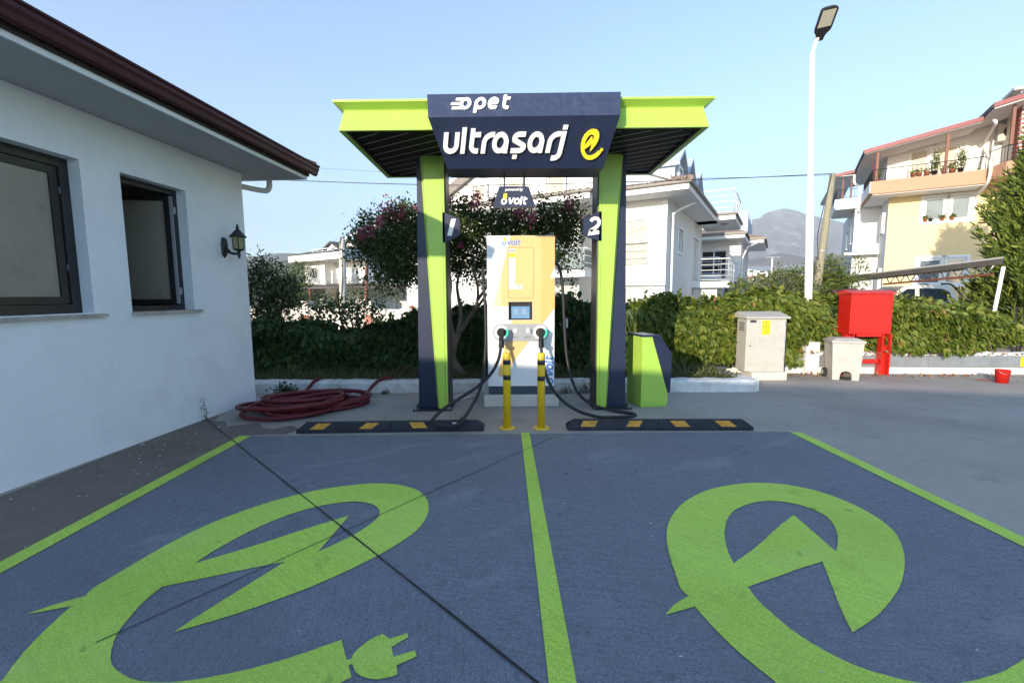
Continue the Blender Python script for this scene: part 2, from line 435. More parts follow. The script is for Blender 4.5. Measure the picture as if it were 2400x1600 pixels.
mat('roof_tile', (.27,.19,.145), .85, .35, 3, .3, 30)
mat('roof_dark', (.10,.082,.08), .8, .3, 4)
mat('gutter_tan', (.17,.145,.125), .5, .1, 5)
mat('gable_shade_blue', (.40,.46,.54), .6, .06, 4)  # blue-grey of shade put into the colour of side-facing gables and eave
mat('tin_red', (.09,.018,.02), .6, .2, 8)
mat('red_fascia', (.20,.030,.034), .5, .1, 5)
mat('blind', (.46,.41,.32), .5, .05, 3, stretch=(20,1,1))
mat('curtain', (.45,.45,.43), .55, .12, 14, stretch=(8,8,.5))
mat('pane', (.13,.155,.18), .06, .2, 1.5, spec=.8)
mat('pane_dark', (.03,.035,.042), .06, .2, 1.5, spec=.7)
mat('pane_grey', (.19,.22,.225), .12, .12, 2)
mat('rail_white', (.80,.80,.79), .4, .02, 4)
mat('brick', (.32,.085,.07), .85, .3, 6, .3, 40)
mat('mortar', (.66,.62,.56), .9, .1, 8)
mat('brown_post', (.17,.06,.035), .6, .2, 8)
mat('terracotta', (.42,.14,.06), .8, .15, 8)
mat('car_beige', (.60,.55,.45), .28, .03, 2, coat=.5)
mat('car_glass', (.010,.011,.012), .12, .1, 2, spec=.25)
mat('chrome', (.55,.55,.55), .18, .05, 4, metal=1.0)
mat('tyre', (.02,.02,.02), .85, .2, 12)
mat('far_ground', (.16,.14,.085), .95, .3, .15)
mat('mountain', (.12,.12,.10), .95, .5, .006, dirt=(.70,.64,.60), dscale=.010, damt=1.0)
mat('burnt_hill', (.10,.062,.055), .95, .5, .012, dirt=(.34,.22,.14), dscale=.008, damt=.9)
mat('green_hill', (.075,.095,.04), .95, .35, .02, dirt=(.14,.14,.075), dscale=.03, damt=.7)
mat('sheet_grey', (.36,.35,.33), .6, .06, .3)
mat('pale_concrete', (.55,.51,.45), .85, .12, 3, .2, 30)
mat('pink_wall', (.48,.22,.16), .85, .1, 3)
mat('solar_glass', (.16,.20,.27), .15, .1, 2)
mat('wire', (.03,.03,.035), .6, .05, 2)
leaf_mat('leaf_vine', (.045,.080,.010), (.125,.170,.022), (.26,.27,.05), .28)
leaf_mat('leaf_vine_shade', (.026,.055,.014), (.050,.095,.024), (.095,.145,.038), .22)  # same vine leaf, colour darkened for shaded hedge stretches and hedge cores
leaf_mat('leaf_myrtle', (.025,.050,.012), (.055,.092,.018), (.15,.18,.035), .28)
leaf_mat('leaf_laurel', (.018,.040,.012), (.032,.062,.018), (.06,.095,.03), .15)
leaf_mat('leaf_conifer', (.045,.080,.014), (.115,.165,.024), (.23,.26,.04), .18, .6)
leaf_mat('leaf_olive', (.070,.085,.045), (.115,.13,.075), (.17,.18,.11), .1)
leaf_mat('leaf_peach', (.05,.08,.015), (.10,.14,.025), (.17,.19,.04), .25)
leaf_mat('leaf_poplar', (.05,.075,.02), (.085,.12,.03), (.13,.16,.045), .2)
leaf_mat('grass', (.04,.06,.015), (.075,.10,.025), (.14,.15,.05), .2)
leaf_mat('blossom', (.38,.06,.12), (.55,.13,.22), (.66,.24,.28), .35)
leaf_mat('dry_leaf', (.16,.06,.025), (.28,.12,.05), (.35,.2,.08), .2)

# ================================================================== setting
mb = MB()
xs = [-6000, -800, -120, -40, -15, -6, 0, 6, 15, 40, 120, 800, 6000]
ys = [-300, -40, -12, 0, 4, 8.15, 9.4, 14, 40, 120, 500, 2000, 9000]
def gz(x, y): return 0.0 if y < 8.3 else ((-0.13 if y < 100 else -.9) if 7 > 0 and x > 5.9 else (-0.25 if y < 9.5 else -0.9))
mb.add([(x, y, gz(x, y)) for y in ys for x in xs], [(j*len(xs)+i, j*len(xs)+i+1, (j+1)*len(xs)+i+1, (j+1)*len(xs)+i) for j in range(len(ys)-1) for i in range(len(xs)-1)])
g = mb.build('ground', 'concrete'); tag(g, kind='structure')
mb = MB(); mb.add([(-400,14.5,-.88),(400,14.5,-.88),(900,1500,-.88),(-900,1500,-.88)], [(0,1,2,3)])
tag(mb.build('field', 'far_ground'), kind='structure')

mb = MB(); ed = [(-3.75,.3),(-2.67,.3),(-2.68,4.39),(-2.45,4.44),(-2.25,4.43)]+[(-2.2-.14*i, 4.62+.10*math.sin(i*1.9)+.035*i) for i in range(9)]+[(-3.42,5.25),(-3.50,4.6)]
mb.add([(x, y, .0025) for x, y in ed], [tuple(range(len(ed)))]); tag(mb.build('concrete_strip', 'brown_concrete'), kind='structure')
# painted bays split along the saw-cut joint
JA, JB = G(475, 965), G(1230, 1568)
jd = (JB - JA); jx = lambda y: JA.x + jd.x * (y - JA.y) / jd.y
X0, X1, YF, YN = -2.60, 2.86, 4.385, 0.3
def slab(name, poly, m):
    mb = MB(); mb.add([(x, y, .004) for x, y in poly], [tuple(range(len(poly)))])
    return tag(mb.build(name, m), kind='structure')
yc = JA.y + jd.y * (X0 - JA.x) / jd.x
slab('parking_bay_surface', [(jx(YN)+.006, YN), (X1, YN), (X1, YF), (X0, YF), (X0, yc)], 'bay_blue')
slab('parking_bay_surface', [(X0, YN), (jx(YN)-.006, YN), (X0, yc-.012)], 'bay_blue_b')
nrm = Vector((jd.y, -jd.x, 0)).normalized()
def strip(name, a, b, w, z, m):
    a, b = Vector(a), Vector(b); n = Vector((-(b-a).y, (b-a).x, 0)).normalized() * w / 2
    mb = MB(); N = 24
    rnds = [random.uniform(.7, 1.3) for _ in range(N+1)]
    vs = []
    for i in range(N+1):
        p = a.lerp(b, i/N); q = n * rnds[i] if w < .03 else n
        vs += [(p.x-q.x, p.y-q.y, z), (p.x+q.x, p.y+q.y, z)]
    mb.add(vs, [(2*i, 2*i+1, 2*i+3, 2*i+2) for i in range(N)])
    return tag(mb.build(name, m), kind='structure')
strip('expansion_joint', (JA.x, JA.y, 0), (jx(YN), YN, 0), .009, .0105, 'joint_dark')
c1, c2 = G(1275, 1003), G(905, 1170); c3 = G(220, 1480)
strip('ground_crack', (c1.x, c1.y, 0), (c2.x, c2.y, 0), .005, .0100, 'joint_dark')
strip('ground_crack', (c2.x, c2.y, 0), (c3.x, c3.y, 0), .005, .0101, 'joint_dark')
for (xa, xb, xc, xd) in ((-2.69, -2.575, -2.70, -2.59), (.128, .214, .145, .252), (2.836, 2.945, 2.826, 2.935)):
    mb = MB(); ye = 4.385 if xa < 0 else (4.41 if xa < 1 else 4.35)
    mb.add([(xc, .3, .008), (xd, .3, .008), (xb, ye, .008), (xa, ye, .008)], [(0,1,2,3)])
    tag(mb.build('bay_line', 'bay_green'), kind='structure')
EMB = [(.68,1.81),(.74,1.87),(.83,1.93),(.815,1.98),(.83,2.08),(.86,2.25),(.90,2.41),(.97,2.58),(1.08,2.75),(1.22,2.90),(1.41,3.04),(1.60,3.12),(1.80,3.16),(1.98,3.14),(2.12,3.07),(2.22,2.96),(2.28,2.81),(2.295,2.66),(2.27,2.50),(2.20,2.36),(2.09,2.21),(1.97,2.08),(1.85,1.97),(1.71,1.865),(1.57,1.775),(1.415,1.695),(1.46,1.81),(1.53,1.96),(1.60,2.11),(1.635,2.185),(1.46,2.12),(1.29,2.05),(1.14,1.99),(1.135,1.90),(1.15,1.81),(1.18,1.70),(1.23,1.61),(1.29,1.54),(1.37,1.49),(1.47,1.455),(1.60,1.45),(1.74,1.475),(1.86,1.51),(2.0,1.57),(2.13,1.64),(2.235,1.46),(2.05,1.33),(1.85,1.22),(1.65,1.15),(1.45,1.12),(1.28,1.14),(1.13,1.22),(1.03,1.33),(.96,1.46),(.90,1.59),(.87,1.68),(.85,1.76),(.83,1.86)]
EHOLE = [(1.165,2.175),(1.41,2.36),(1.61,2.53),(1.80,2.675),(1.785,2.48),(1.77,2.27),(1.89,2.42),(1.965,2.56),(1.99,2.67),(1.955,2.77),(1.88,2.84),(1.76,2.87),(1.62,2.84),(1.48,2.76),(1.37,2.65),(1.27,2.49),(1.20,2.32)]
EPLUG = [(2.165,1.53),(2.19,1.50),(2.215,1.52),(2.25,1.475),(2.31,1.45),(2.37,1.455),(2.40,1.47),(2.385,1.51),(2.455,1.55),(2.44,1.58),(2.365,1.55),(2.345,1.60),(2.40,1.65),(2.39,1.672),(2.325,1.64),(2.29,1.67),(2.24,1.63),(2.21,1.58),(2.205,1.545)]
def soften(pts, corners, n=8):
    out = []; N = len(pts); cs = [i for i in range(N) if i in corners] or [0]
    for a, b in zip(cs, cs[1:]+[cs[0]+N]):
        seg = [(*pts[i % N], 0) for i in range(a, b+1)]
        out += [(p.x, p.y) for p in catmull(seg, n)][:-1] if len(seg) > 2 else [pts[a % N]]
    return [(x+random.uniform(-.0012,.0012), y+random.uniform(-.0012,.0012)) for x, y in out]
def corner_ids(pts, lim=38):
    N = len(pts); r = set()
    for i in range(N):
        a = Vector(pts[i])-Vector(pts[i-1]); b = Vector(pts[(i+1) % N])-Vector(pts[i])
        if math.degrees(a.angle(b)) > lim: r.add(i)
    return r
EMB = soften(EMB, corner_ids(EMB)); EHOLE = soften(EHOLE, corner_ids(EHOLE)); EPLUG = soften(EPLUG, corner_ids(EPLUG, 50), 3)
for k, (dx, dy) in enumerate(((0, 0), (-2.815, .05))):
    me = poly_mesh(EMB, [EHOLE], lambda x, y, h: Vector((x+dx, y+dy, .0078+h)), .0004)
    o = tag(link('painted_emblem', me, 'bay_green'), kind='structure')
    me = poly_mesh(EPLUG, [], lambda x, y, h: Vector((x+dx, y+dy, .0083+h)), .0004)
    link('plug_mark', me, 'bay_green', o)

# kerb and planter --------------------------------------------------------
def ragged_kerb(pts, w, h, name='kerb'):
    mb = MB(); prof = [(0, 0), (0, h-.03), (.03, h), (w, h), (w, 0)]
    P2 = []
    for i in range(len(pts)-1):
        a, b = Vector(pts[i]), Vector(pts[i+1]); n = max(1, int((b-a).length/.12))
        for k in range(n): P2.append(a.lerp(b, k/n))
    P2.append(Vector(pts[-1])); vs = []
    for i, p in enumerate(P2):
        t = (P2[min(i+1, len(P2)-1)] - P2[max(i-1, 0)]).normalized(); n = Vector((-t.y, t.x))
        for d, z in prof:
            j = random.uniform(-.006, .006)
            vs.append((p.x+n.x*(d+j), p.y+n.y*(d+j), z+(random.uniform(-.008, .008) if z > 0 else 0)))
    k = len(prof)
    mb.add(vs, [(i*k+j, (i+1)*k+j, (i+1)*k+j+1, i*k+j+1) for i in range(len(P2)-1) for j in range(k-1)] + [tuple(range(k)), tuple(range(len(vs)-1, len(vs)-k-1, -1))])
    return tag(mb.build(name, 'kerb_white'), kind='structure')
ragged_kerb([(-4.6, 6.36), (-1.4, 6.335), (1.2, 6.29), (3.50, 6.225), (3.62, 6.30), (3.62, 6.62), (3.45, 7.1)], .2, .17)
mb = MB(); bedp = [(-9, 6.5), (-1.4, 6.48), (3.44, 6.38), (3.44, 7.3), (3.6, 7.72), (9.8, 7.5), (9.8, 8.28), (-9, 8.28)]
mb.add([(x, y, .15 if x < 3.5 else .12) for x, y in bedp], [tuple(range(len(bedp)))])
tag(mb.build('planting_bed', 'soil'), kind='structure')
n = 9000
gp = np.stack([np.random.uniform(-4.6, 3.42, n), 6.5+np.random.rand(n)**1.3*1.1, np.full(n, .15)], 1)
keep = np.random.rand(n) < np.where(gp[:, 0] > 1.3, 1.0, .8); gp = gp[keep]; n = len(gp)
gd = rdir(n); gd[:, 2] = np.abs(gd[:, 2]) + .6
tag(leaf_cloud('grass', gp, gd, np.random.uniform(.05, .15, n), 'grass', None, .10, .1), 'rough green grass growing in the planting bed behind the white kerb', 'grass', kind='stuff')

mb = MB()                                                   # flecks of old paint and grit on the concrete strip by the hut
for i in range(150):
    y = random.uniform(1.6, 5.6); x = random.uniform(-3.62+.09*(y-3), -2.72) if y < 4.6 else random.uniform(-3.4, -1.2); r = random.uniform(.003,.012)*(2 if random.random() < .1 else 1); a = random.random()*6
    mb.add([(x+r*random.uniform(.6,1.5)*math.cos(a+t), y+r*random.uniform(.4,.9)*math.sin(a+t), .004) for t in (0,1.1,2.3,3.3,4.2,5.3)], [tuple(range(6))])
tag(mb.build('paint_flecks', 'kerb_white'), kind='stuff')
mb = MB()
for i in range(220):
    x, y = random.uniform(-2.5, 9), random.uniform(.8, 7.2); r = random.uniform(.003,.008); a = random.random()*6
    mb.add([(x+r*random.uniform(.6,1.5)*math.cos(a+t), y+r*random.uniform(.4,.9)*math.sin(a+t), .0125) for t in (0,1.1,2.3,3.3,4.2,5.3)], [tuple(range(6))])
tag(mb.build('grit', 'pale_concrete'), kind='stuff')
# ================================================================== white hut on the left
HC = Vector((-3.384, 5.921, 0)); HU = Vector((-.0936, -.9956, 0)).normalized(); HN = Vector((-HU.y, HU.x, 0))
def H3(u, d, z): return HC + HU*u - HN*d + Vector((0, 0, z))
HL, HD = 4.15, 3.6
hut = wthing('hut', 'low white plastered hut with brown gutter, one frosted window and one open window', 'hut', tuple(HC))
mb = MB()
holes = [(2.02, 3.12, 1.26, 2.54), (.92, 1.665, 1.25, 2.53)]
wall_panel(mb, 0, HL, 0, 2.95, holes, .22, H3)
mb.add([H3(0,0,0), H3(0,0,2.95), H3(0,HD,2.95), H3(0,HD,0)], [(0,1,2,3)])
mb.add([H3(HL,0,0), H3(HL,0,2.95), H3(HL,HD,2.95), H3(HL,HD,0)], [(3,2,1,0)])
mb.add([H3(0,HD,0), H3(HL,HD,0), H3(HL,HD,2.95), H3(0,HD,2.95)], [(3,2,1,0)])
mb.build('wall', 'wall_white', hut)
mb = MB()
mb.add([H3(.2,.225,.05), H3(HL-.2,.225,.05), H3(HL-.2,HD-.2,.05), H3(.2,HD-.2,.05), H3(.2,.225,2.8), H3(HL-.2,.225,2.8), H3(HL-.2,HD-.2,2.8), H3(.2,HD-.2,2.8)],
       [(0,1,2,3),(4,7,6,5),(1,2,6,5),(2,3,7,6),(3,0,4,7)])
wall_panel(mb, .2, HL-.2, .05, 2.8, holes, .001, lambda x, d, z: H3(x, .225+d, z))
mb.build('room_lining', 'room', hut)
def hbox(mb, u0, u1, d0, d1, z0, z1):
    vs = [H3(u,d,z) for z in (z0,z1) for u, d in ((u0,d0),(u1,d0),(u1,d1),(u0,d1))]
    mb.add(vs, [(3,2,1,0),(4,5,6,7),(0,1,5,4),(1,2,6,5),(2,3,7,6),(3,0,4,7)])
# eaves
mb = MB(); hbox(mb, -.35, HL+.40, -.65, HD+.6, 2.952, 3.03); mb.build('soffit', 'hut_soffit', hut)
mb = MB(); hbox(mb, -.36, HL+.41, -.672, -.652, 2.945, 3.02); hbox(mb, -.372, -.352, -.672, HD+.6, 2.945, 3.02); mb.build('fascia', 'wall_white', hut)
mb = MB(); hbox(mb, -.38, HL+.43, -.70, -.674, 2.985, 3.06); hbox(mb, HL+.405, HL+.43, -.70, HD+.6, 2.96, 3.06); mb.build('eave_board', 'wood_dark', hut)
mb = MB(); gp_ = [(-.702,3.03),(-.74,3.005),(-.775,3.02),(-.785,3.06),(-.80,3.085),(-.80,3.115),(-.815,3.125),(-.815,3.14),(-.79,3.14),(-.77,3.08),(-.70,3.06)]
k = len(gp_); us = (-.46, HL+.48)
mb.add([H3(u, d, z) for u in us for d, z in gp_], [(i, (i+1) % k, (i+1) % k+k, i+k) for i in range(k)] + [tuple(range(k)), tuple(range(2*k-1, k-1, -1))]); mb.build('gutter', 'gutter_brown', hut)
# hipped roof
zr, ez = 3.92, 3.08
A, B, C_, D_ = (-.45,-.74), (HL+.47,-.74), (HL+.47,HD+.7), (-.45,HD+.7); md = (HD)/2
R1, R2 = (2.0, md), (2.25, md)
def roof_plane(mb, a, b, r1, r2, za, zb, to3, ntile, rows):
    """barrel-tiled slope between eave a-b and ridge r1-r2"""
    a, b, r1, r2 = Vector(a), Vector(b), Vector(r1), Vector(r2); nx = ntile*6
    vs = []
    for j in range(rows+1):
        t = j/rows
        for i in range(nx+1):
            s = i/nx; p = a.lerp(b, s).lerp(r1.lerp(r2, s), t); z = za+(zb-za)*t
            vs.append(to3(p.x, p.y, z+.035*abs(math.sin(math.pi*s*ntile))*(1-t*.3)))
    mb.add(vs, [(j*(nx+1)+i, j*(nx+1)+i+1, (j+1)*(nx+1)+i+1, (j+1)*(nx+1)+i) for j in range(rows) for i in range(nx)])
mb = MB()
for a, b, r1, r2, n in ((A,B,R1,R2,24),(B,C_,R2,R2,20),(C_,D_,R2,R1,24),(D_,A,R1,R1,20)): roof_plane(mb, a, b, r1, r2, ez, zr, H3, n, 8)
mb.build('roof', 'clay', hut)
for i in range(9):                                          # hip ridge tiles at the far corner
    t0 = i*.11; p0 = Vector(A).lerp(Vector(R1), t0); p1 = Vector(A).lerp(Vector(R1), t0+.12)
    mb = MB(); mb.tube([H3(p0.x, p0.y, ez+(zr-ez)*t0+.03), H3(p1.x, p1.y, ez+(zr-ez)*(t0+.12)+.05)], [.085, .065], 10); mb.build('ridge_tile', 'clay', hut)
mb = MB(); mb.tube(catmull([H3(-.0,.18,2.83), H3(-.14,.05,2.81), H3(-.24,-.10,2.79), H3(-.28,-.16,2.80), H3(-.30,-.18,2.86), H3(-.30,-.18,2.95)], 6), .035, 12); mb.build('drain_pipe', 'pole_white', hut)
# windows
def hut_window(u0, u1, z0, z1, fr, d=.11):
    mb = MB()
    hbox(mb, u0, u0+fr, d, d+.06, z0, z1); hbox(mb, u1-fr, u1, d, d+.06, z0, z1)
    hbox(mb, u0+fr, u1-fr, d, d+.06, z0, z0+fr); hbox(mb, u0+fr, u1-fr, d, d+.06, z1-fr, z1)
    return mb.build('window', 'frame_dark', hut)
w1 = hut_window(2.02, 3.12, 1.26, 2.54, .075)
mb = MB(); i0, i1, j0, j1 = 2.10, 3.04, 1.34, 2.46
hbox(mb, i0, i0+.06, .125, .165, j0, j1); hbox(mb, i1-.06, i1, .125, .165, j0, j1); hbox(mb, i0+.06, i1-.06, .125, .165, j0, j0+.06); hbox(mb, i0+.06, i1-.06, .125, .165, j1-.06, j1)
mb.build('sash', 'frame_dark', w1)
mb = MB(); hbox(mb, i0+.061, i1-.061, .14, .146, j0+.061, j1-.061); mb.build('pane', 'frosted', w1)
for zz in (1.62, 2.25):
    mb = MB(); hbox(mb, 2.085, 2.098, .112, .122, zz, zz+.05); mb.build('hinge', 'metal_grey', w1)
w2 = hut_window(.92, 1.665, 1.25, 2.53, .055)
hx = H3(.985, .14, 0); ang = rad(77); sd = (HU*math.cos(ang) - HN*math.sin(ang)); sn = Vector((-sd.y, sd.x, 0))
def sbox(mb, s0, s1, t0, t1, z0, z1):
    mb.obox(hx + sd*(s0+s1)/2 + sn*(t0+t1)/2 + Vector((0,0,(z0+z1)/2)), sd*(s1-s0)/2, sn*(t1-t0)/2, Vector((0,0,(z1-z0)/2)))
mb = MB(); sbox(mb, 0,.05,-.02,.02,1.32,2.46); sbox(mb,.55,.60,-.02,.02,1.32,2.46); sbox(mb,.05,.55,-.02,.02,1.32,1.37); sbox(mb,.05,.55,-.02,.02,2.41,2.46)
s_ = mb.build('sash', 'frame_dark', w2)
mb = MB(); sbox(mb, .05,.55,-.004,.004,1.37,2.41); mb.build('pane', 'frosted', w2)
mb = MB(); sbox(mb, -.03,-.005,-.018,.018,1.32,2.46); mb.build('sash_edge', 'metal_grey', w2)
for zz in (1.42, 2.28):
    mb = MB(); sbox(mb, -.045,-.03,-.022,.022,zz,zz+.07); mb.build('hinge', 'metal_grey', w2)
for a, b in ((1.93, 3.2), (.84, 1.675)):
    mb = MB(); hbox(mb, a, b, -.035, .11, 1.222, 1.252); mb.build('sill', 'sill_stone', hut)

# wall lantern ---------------------------------------------------------------
lt = wthing('wall_lantern', 'black six-sided lantern on a curved bracket beside the hut corner', 'lantern', tuple(H3(.40, -.01, 1.98)))
mb = MB(); bx_ = H3(.40, 0, 0)
pl_ = [(-.045,1.90),(0,1.85),(.045,1.90),(.05,2.02),(.03,2.10),(-.03,2.10),(-.05,2.02)]
vs = [H3(.40+a, -.002, z) for a, z in pl_] + [H3(.40+a*.7, -.03, 2+(z-2)*.8) for a, z in pl_]; k = len(pl_)
mb.add(vs, [tuple(range(k)), tuple(range(k, 2*k))] + [(i, (i+1) % k, (i+1) % k+k, i+k) for i in range(k)])
mb.build('wall_plate', 'black_metal', lt)
mb = MB(); mb.tube(catmull([H3(.40,-.02,1.98), H3(.40,-.07,1.925), H3(.40,-.13,1.905), H3(.40,-.19,1.91)], 6), [.022]*6+[.016]*12+[.016], 10); mb.build('arm', 'black_metal', lt)
lc = H3(.40, -.19, 0)
mb = MB(); mb.lathe([(.0,1.845),(.016,1.85),(.010,1.865),(.020,1.885),(.014,1.90),(.018,1.93),(.055,1.945),(.058,1.957),(.0,1.957)], lc, 12); mb.build('finial', 'black_metal', lt)
mb = MB(); mb.lathe([(.062,1.958),(.070,2.10),(.0,2.10)], lc, 6, False); mb.build('glass', 'lantern_glass', lt)
for k in range(6):
    th = 2*math.pi*k/6; dv = Vector((math.cos(th), math.sin(th), 0))
    mb = MB(); mb.tube([lc+dv*.064+Vector((0,0,1.955)), lc+dv*.072+Vector((0,0,2.10))], .0055, 6); mb.build('glazing_bar', 'black_metal', lt)
mb = MB(); mb.lathe([(.0,2.095),(.093,2.098),(.095,2.104),(.02,2.192),(.014,2.20),(.022,2.212),(.013,2.224),(.010,2.236),(.012,2.246),(.0,2.256)], lc, 20); mb.build('cap', 'black_metal', lt)

# ================================================================== charging canopy
KX = .175
def tilt(x, y, z): return Vector((x, y, z + (x-KX)*.0085))
kio = wthing('charging_canopy', 'lime green and navy canopy on two wedge columns with lettered sign', 'canopy', (KX, 5.5, 0))
for s in (-1, 1):
    X = lambda a: KX + s*(a)            # a = distance outward from the centre line
    def bx(mb, a0, a1, y0, y1, z0, z1): x0, x1 = sorted((X(a0), X(a1))); mb.box(x0, x1, y0, y1, z0, z1, .006)
    mb = MB(); mb.prism([(X(.925),.02),(X(1.271),.02),(X(1.222),3.02),(X(.925),3.02)], 5.40, 5.72); colm = mb.build('column', 'navy', kio)
    mb = MB(); bx(mb, .890, .923, 5.385, 5.72, .02, 3.0); mb.build('column_edge', 'black_metal', colm)
    ft = [(X(.925), 3.0), (X(1.145), 3.0), (X(1.012), .025), (X(.935), .025)]; bk = [(X(.92), 3.0), (X(1.185), 3.0), (X(1.042), .02), (X(.925), .02)]
    mb = MB(); vs = [(x, 5.335, z) for x, z in ft] + [(x, 5.402, z) for x, z in bk]
    mb.add(vs, [(0,1,2,3), (0,4,5,1), (1,5,6,2), (2,6,7,3), (3,7,4,0), (7,6,5,4)]); mb.build('wedge_panel', 'lime', colm)
    mb = MB(); vs = [(X(.90),5.33,3.0),(X(.922),5.33,3.0),(X(.930),5.33,.02),(X(.905),5.33,.02),(X(.90),5.384,3.0),(X(.922),5.384,3.0),(X(.930),5.384,.02),(X(.905),5.384,.02)]
    mb.add(vs, [(0,1,2,3),(7,6,5,4),(0,4,5,1),(1,5,6,2),(2,6,7,3),(3,7,4,0)]); mb.build('wedge_edge', 'lime', colm)
    mb = MB(); x0, x1 = sorted((X(.86), X(1.33))); mb.box(x0, x1, 5.30, 5.80, .0, .018, .003); bp = mb.build('base_plate', 'black_metal', kio)
    for (a, y) in ((.885, 5.33), (1.30, 5.33), (.885, 5.76), (1.30, 5.76)):
        mb = MB(); mb.lathe([(.014,.018),(.014,.032),(.008,.032),(.008,.055),(.0,.055)], (X(a), y, 0), 6, False); mb.build('bolt', 'metal_grey', bp)
# roof box
RX0, RX1, RY0, RY1 = -1.605, 1.955, 4.475, 6.225
rings = [(-.055, 2.985), (0, 2.978), (-.045, 3.175), (-.035, 3.185), (.035, 3.225), (.035, 3.245), (-.03, 3.25)]
mb = MB(); vs = []
for o, z in rings: vs += [tilt(RX0-o, RY0-o, z), tilt(RX1+o, RY0-o, z), tilt(RX1+o, RY1+o, z), tilt(RX0-o, RY1+o, z)]
mb.add(vs, [(i*4+k, i*4+(k+1) % 4, (i+1)*4+(k+1) % 4, (i+1)*4+k) for i in range(len(rings)-1) for k in range(4)] + [(24,25,26,27)])
mb.build('canopy_fascia', 'lime', kio)
mb = MB(); SX0, SX1, SY0, SY1 = RX0+.056, RX1-.056, RY0+.056, RY1-.056
mb.add([tilt(SX0,SY0,3.02), tilt(SX1,SY0,3.02), tilt(SX1,SY1,3.02), tilt(SX0,SY1,3.02)], [(3,2,1,0)]); sb_ = mb.build('soffit_backing', 'slat_gap_glint', kio)
mb = MB(); fw = .035
for a in ((SX0,SX1,SY0,SY0+fw),(SX0,SX1,SY1-fw,SY1),(SX0,SX0+fw,SY0+fw,SY1-fw),(SX1-fw,SX1,SY0+fw,SY1-fw)):
    q = [tilt(a[0],a[2],2.98), tilt(a[1],a[2],2.98), tilt(a[1],a[3],2.98), tilt(a[0],a[3],2.98)]; q2 = [p+Vector((0,0,.03)) for p in q]
    mb.add(q+q2, [(3,2,1,0),(4,5,6,7),(0,1,5,4),(1,2,6,5),(2,3,7,6),(3,0,4,7)])
mb.build('soffit_trim', 'soffit_black', kio)
def clip(poly, nx, ny, c):                                  # keep nx*x+ny*y<=c
    out = []
    for i in range(len(poly)):
        p, q = poly[i], poly[(i+1) % len(poly)]; a, b = nx*p[0]+ny*p[1]-c, nx*q[0]+ny*q[1]-c
        if a <= 0: out.append(p)
        if (a < 0 < b) or (b < 0 < a): t = a/(a-b); out.append((p[0]+(q[0]-p[0])*t, p[1]+(q[1]-p[1])*t))
    return out
sa = rad(-31); nx_, ny_ = -math.sin(sa), math.cos(sa); rect = [(SX0+fw,SY0+fw),(SX1-fw,SY0+fw),(SX1-fw,SY1-fw),(SX0+fw,SY1-fw)]
cmin = min(nx_*x+ny_*y for x, y in rect); cmax = max(nx_*x+ny_*y for x, y in rect); pw = .155; c = cmin
while c < cmax:
    pg = clip(clip(rect, nx_, ny_, c+pw-.006), -nx_, -ny_, -c)
    if len(pg) > 2:
        mb = MB(); k = len(pg); mb.add([tilt(x,y,2.995) for x, y in pg]+[tilt(x,y,3.012) for x, y in pg], [tuple(range(k-1,-1,-1))]+[(i,(i+1) % k,(i+1) % k+k,i+k) for i in range(k)]); mb.build('soffit_slat', 'soffit_black', kio)
    if len(pg) > 2:
        q = clip(clip(rect, nx_, ny_, c+.004), -nx_, -ny_, -(c-.004))
        if len(q) > 2: mb = MB(); mb.add([tilt(x,y,2.992) for x, y in q], [tuple(range(len(q)-1,-1,-1))]); mb.build('slat_glint', 'slat_gap_glint', kio)  # pale strip drawn as the highlight on a slat edge
    c += pw
mb = MB(); mb.box(KX-.92, KX+.92, 5.42, 5.66, 2.90, 2.99); mb.build('cross_beam', 'soffit_black', kio)
# sign
def PL(x, y, p0, n):
    d = _ray(x, y); o = Vector((0,0,CAM_H)); n = Vector(n); t = (Vector(p0)-o).dot(n)/d.dot(n); return o+d*t
yT, yR, yB, yK = 4.41, 4.335, 4.60, 4.95
TL_, TR_ = P(981,217,yT), P(1426,211,yT); RL_, RR_ = P(983,270,yR), P(1424.5,264,yR); BL_, BR_ = P(1027,388,yB), P(1385,387,yB)
fr_ = [TL_, TR_, RR_, BR_, BL_, RL_]; bk_ = [Vector((p.x, yK if p.z < 3.1 else 4.7, p.z)) for p in fr_]
mb = MB(); mb.add(fr_[:3]+[fr_[5]], [(3,2,1,0)]); sg_u = mb.build('sign_upper', 'navy_lit_dusty', kio)
mb = MB(); mb.add(fr_+bk_, [(5,4,3,2), (0,1,7,6), (1,2,8,7), (2,3,9,8), (3,4,10,9), (4,5,11,10), (5,0,6,11), (6,7,8,9,10,11)]); sg = mb.build('sign_box', 'navy', kio)
def panel_frame(a, b, c):              # a origin, b along x, c up
    a, b, c = Vector(a), Vector(b), Vector(c); ex = (b-a).normalized(); n = ex.cross(c-a).normalized()
    if n.y > 0: n = -n
    ey = n.cross(ex)
    if ey.z < 0: ey = -ey
    return a, ex, ey, n
def z4(x, y): return ((1000+x*.19558)/1.020408, (210+y*.19558)/1.020408)
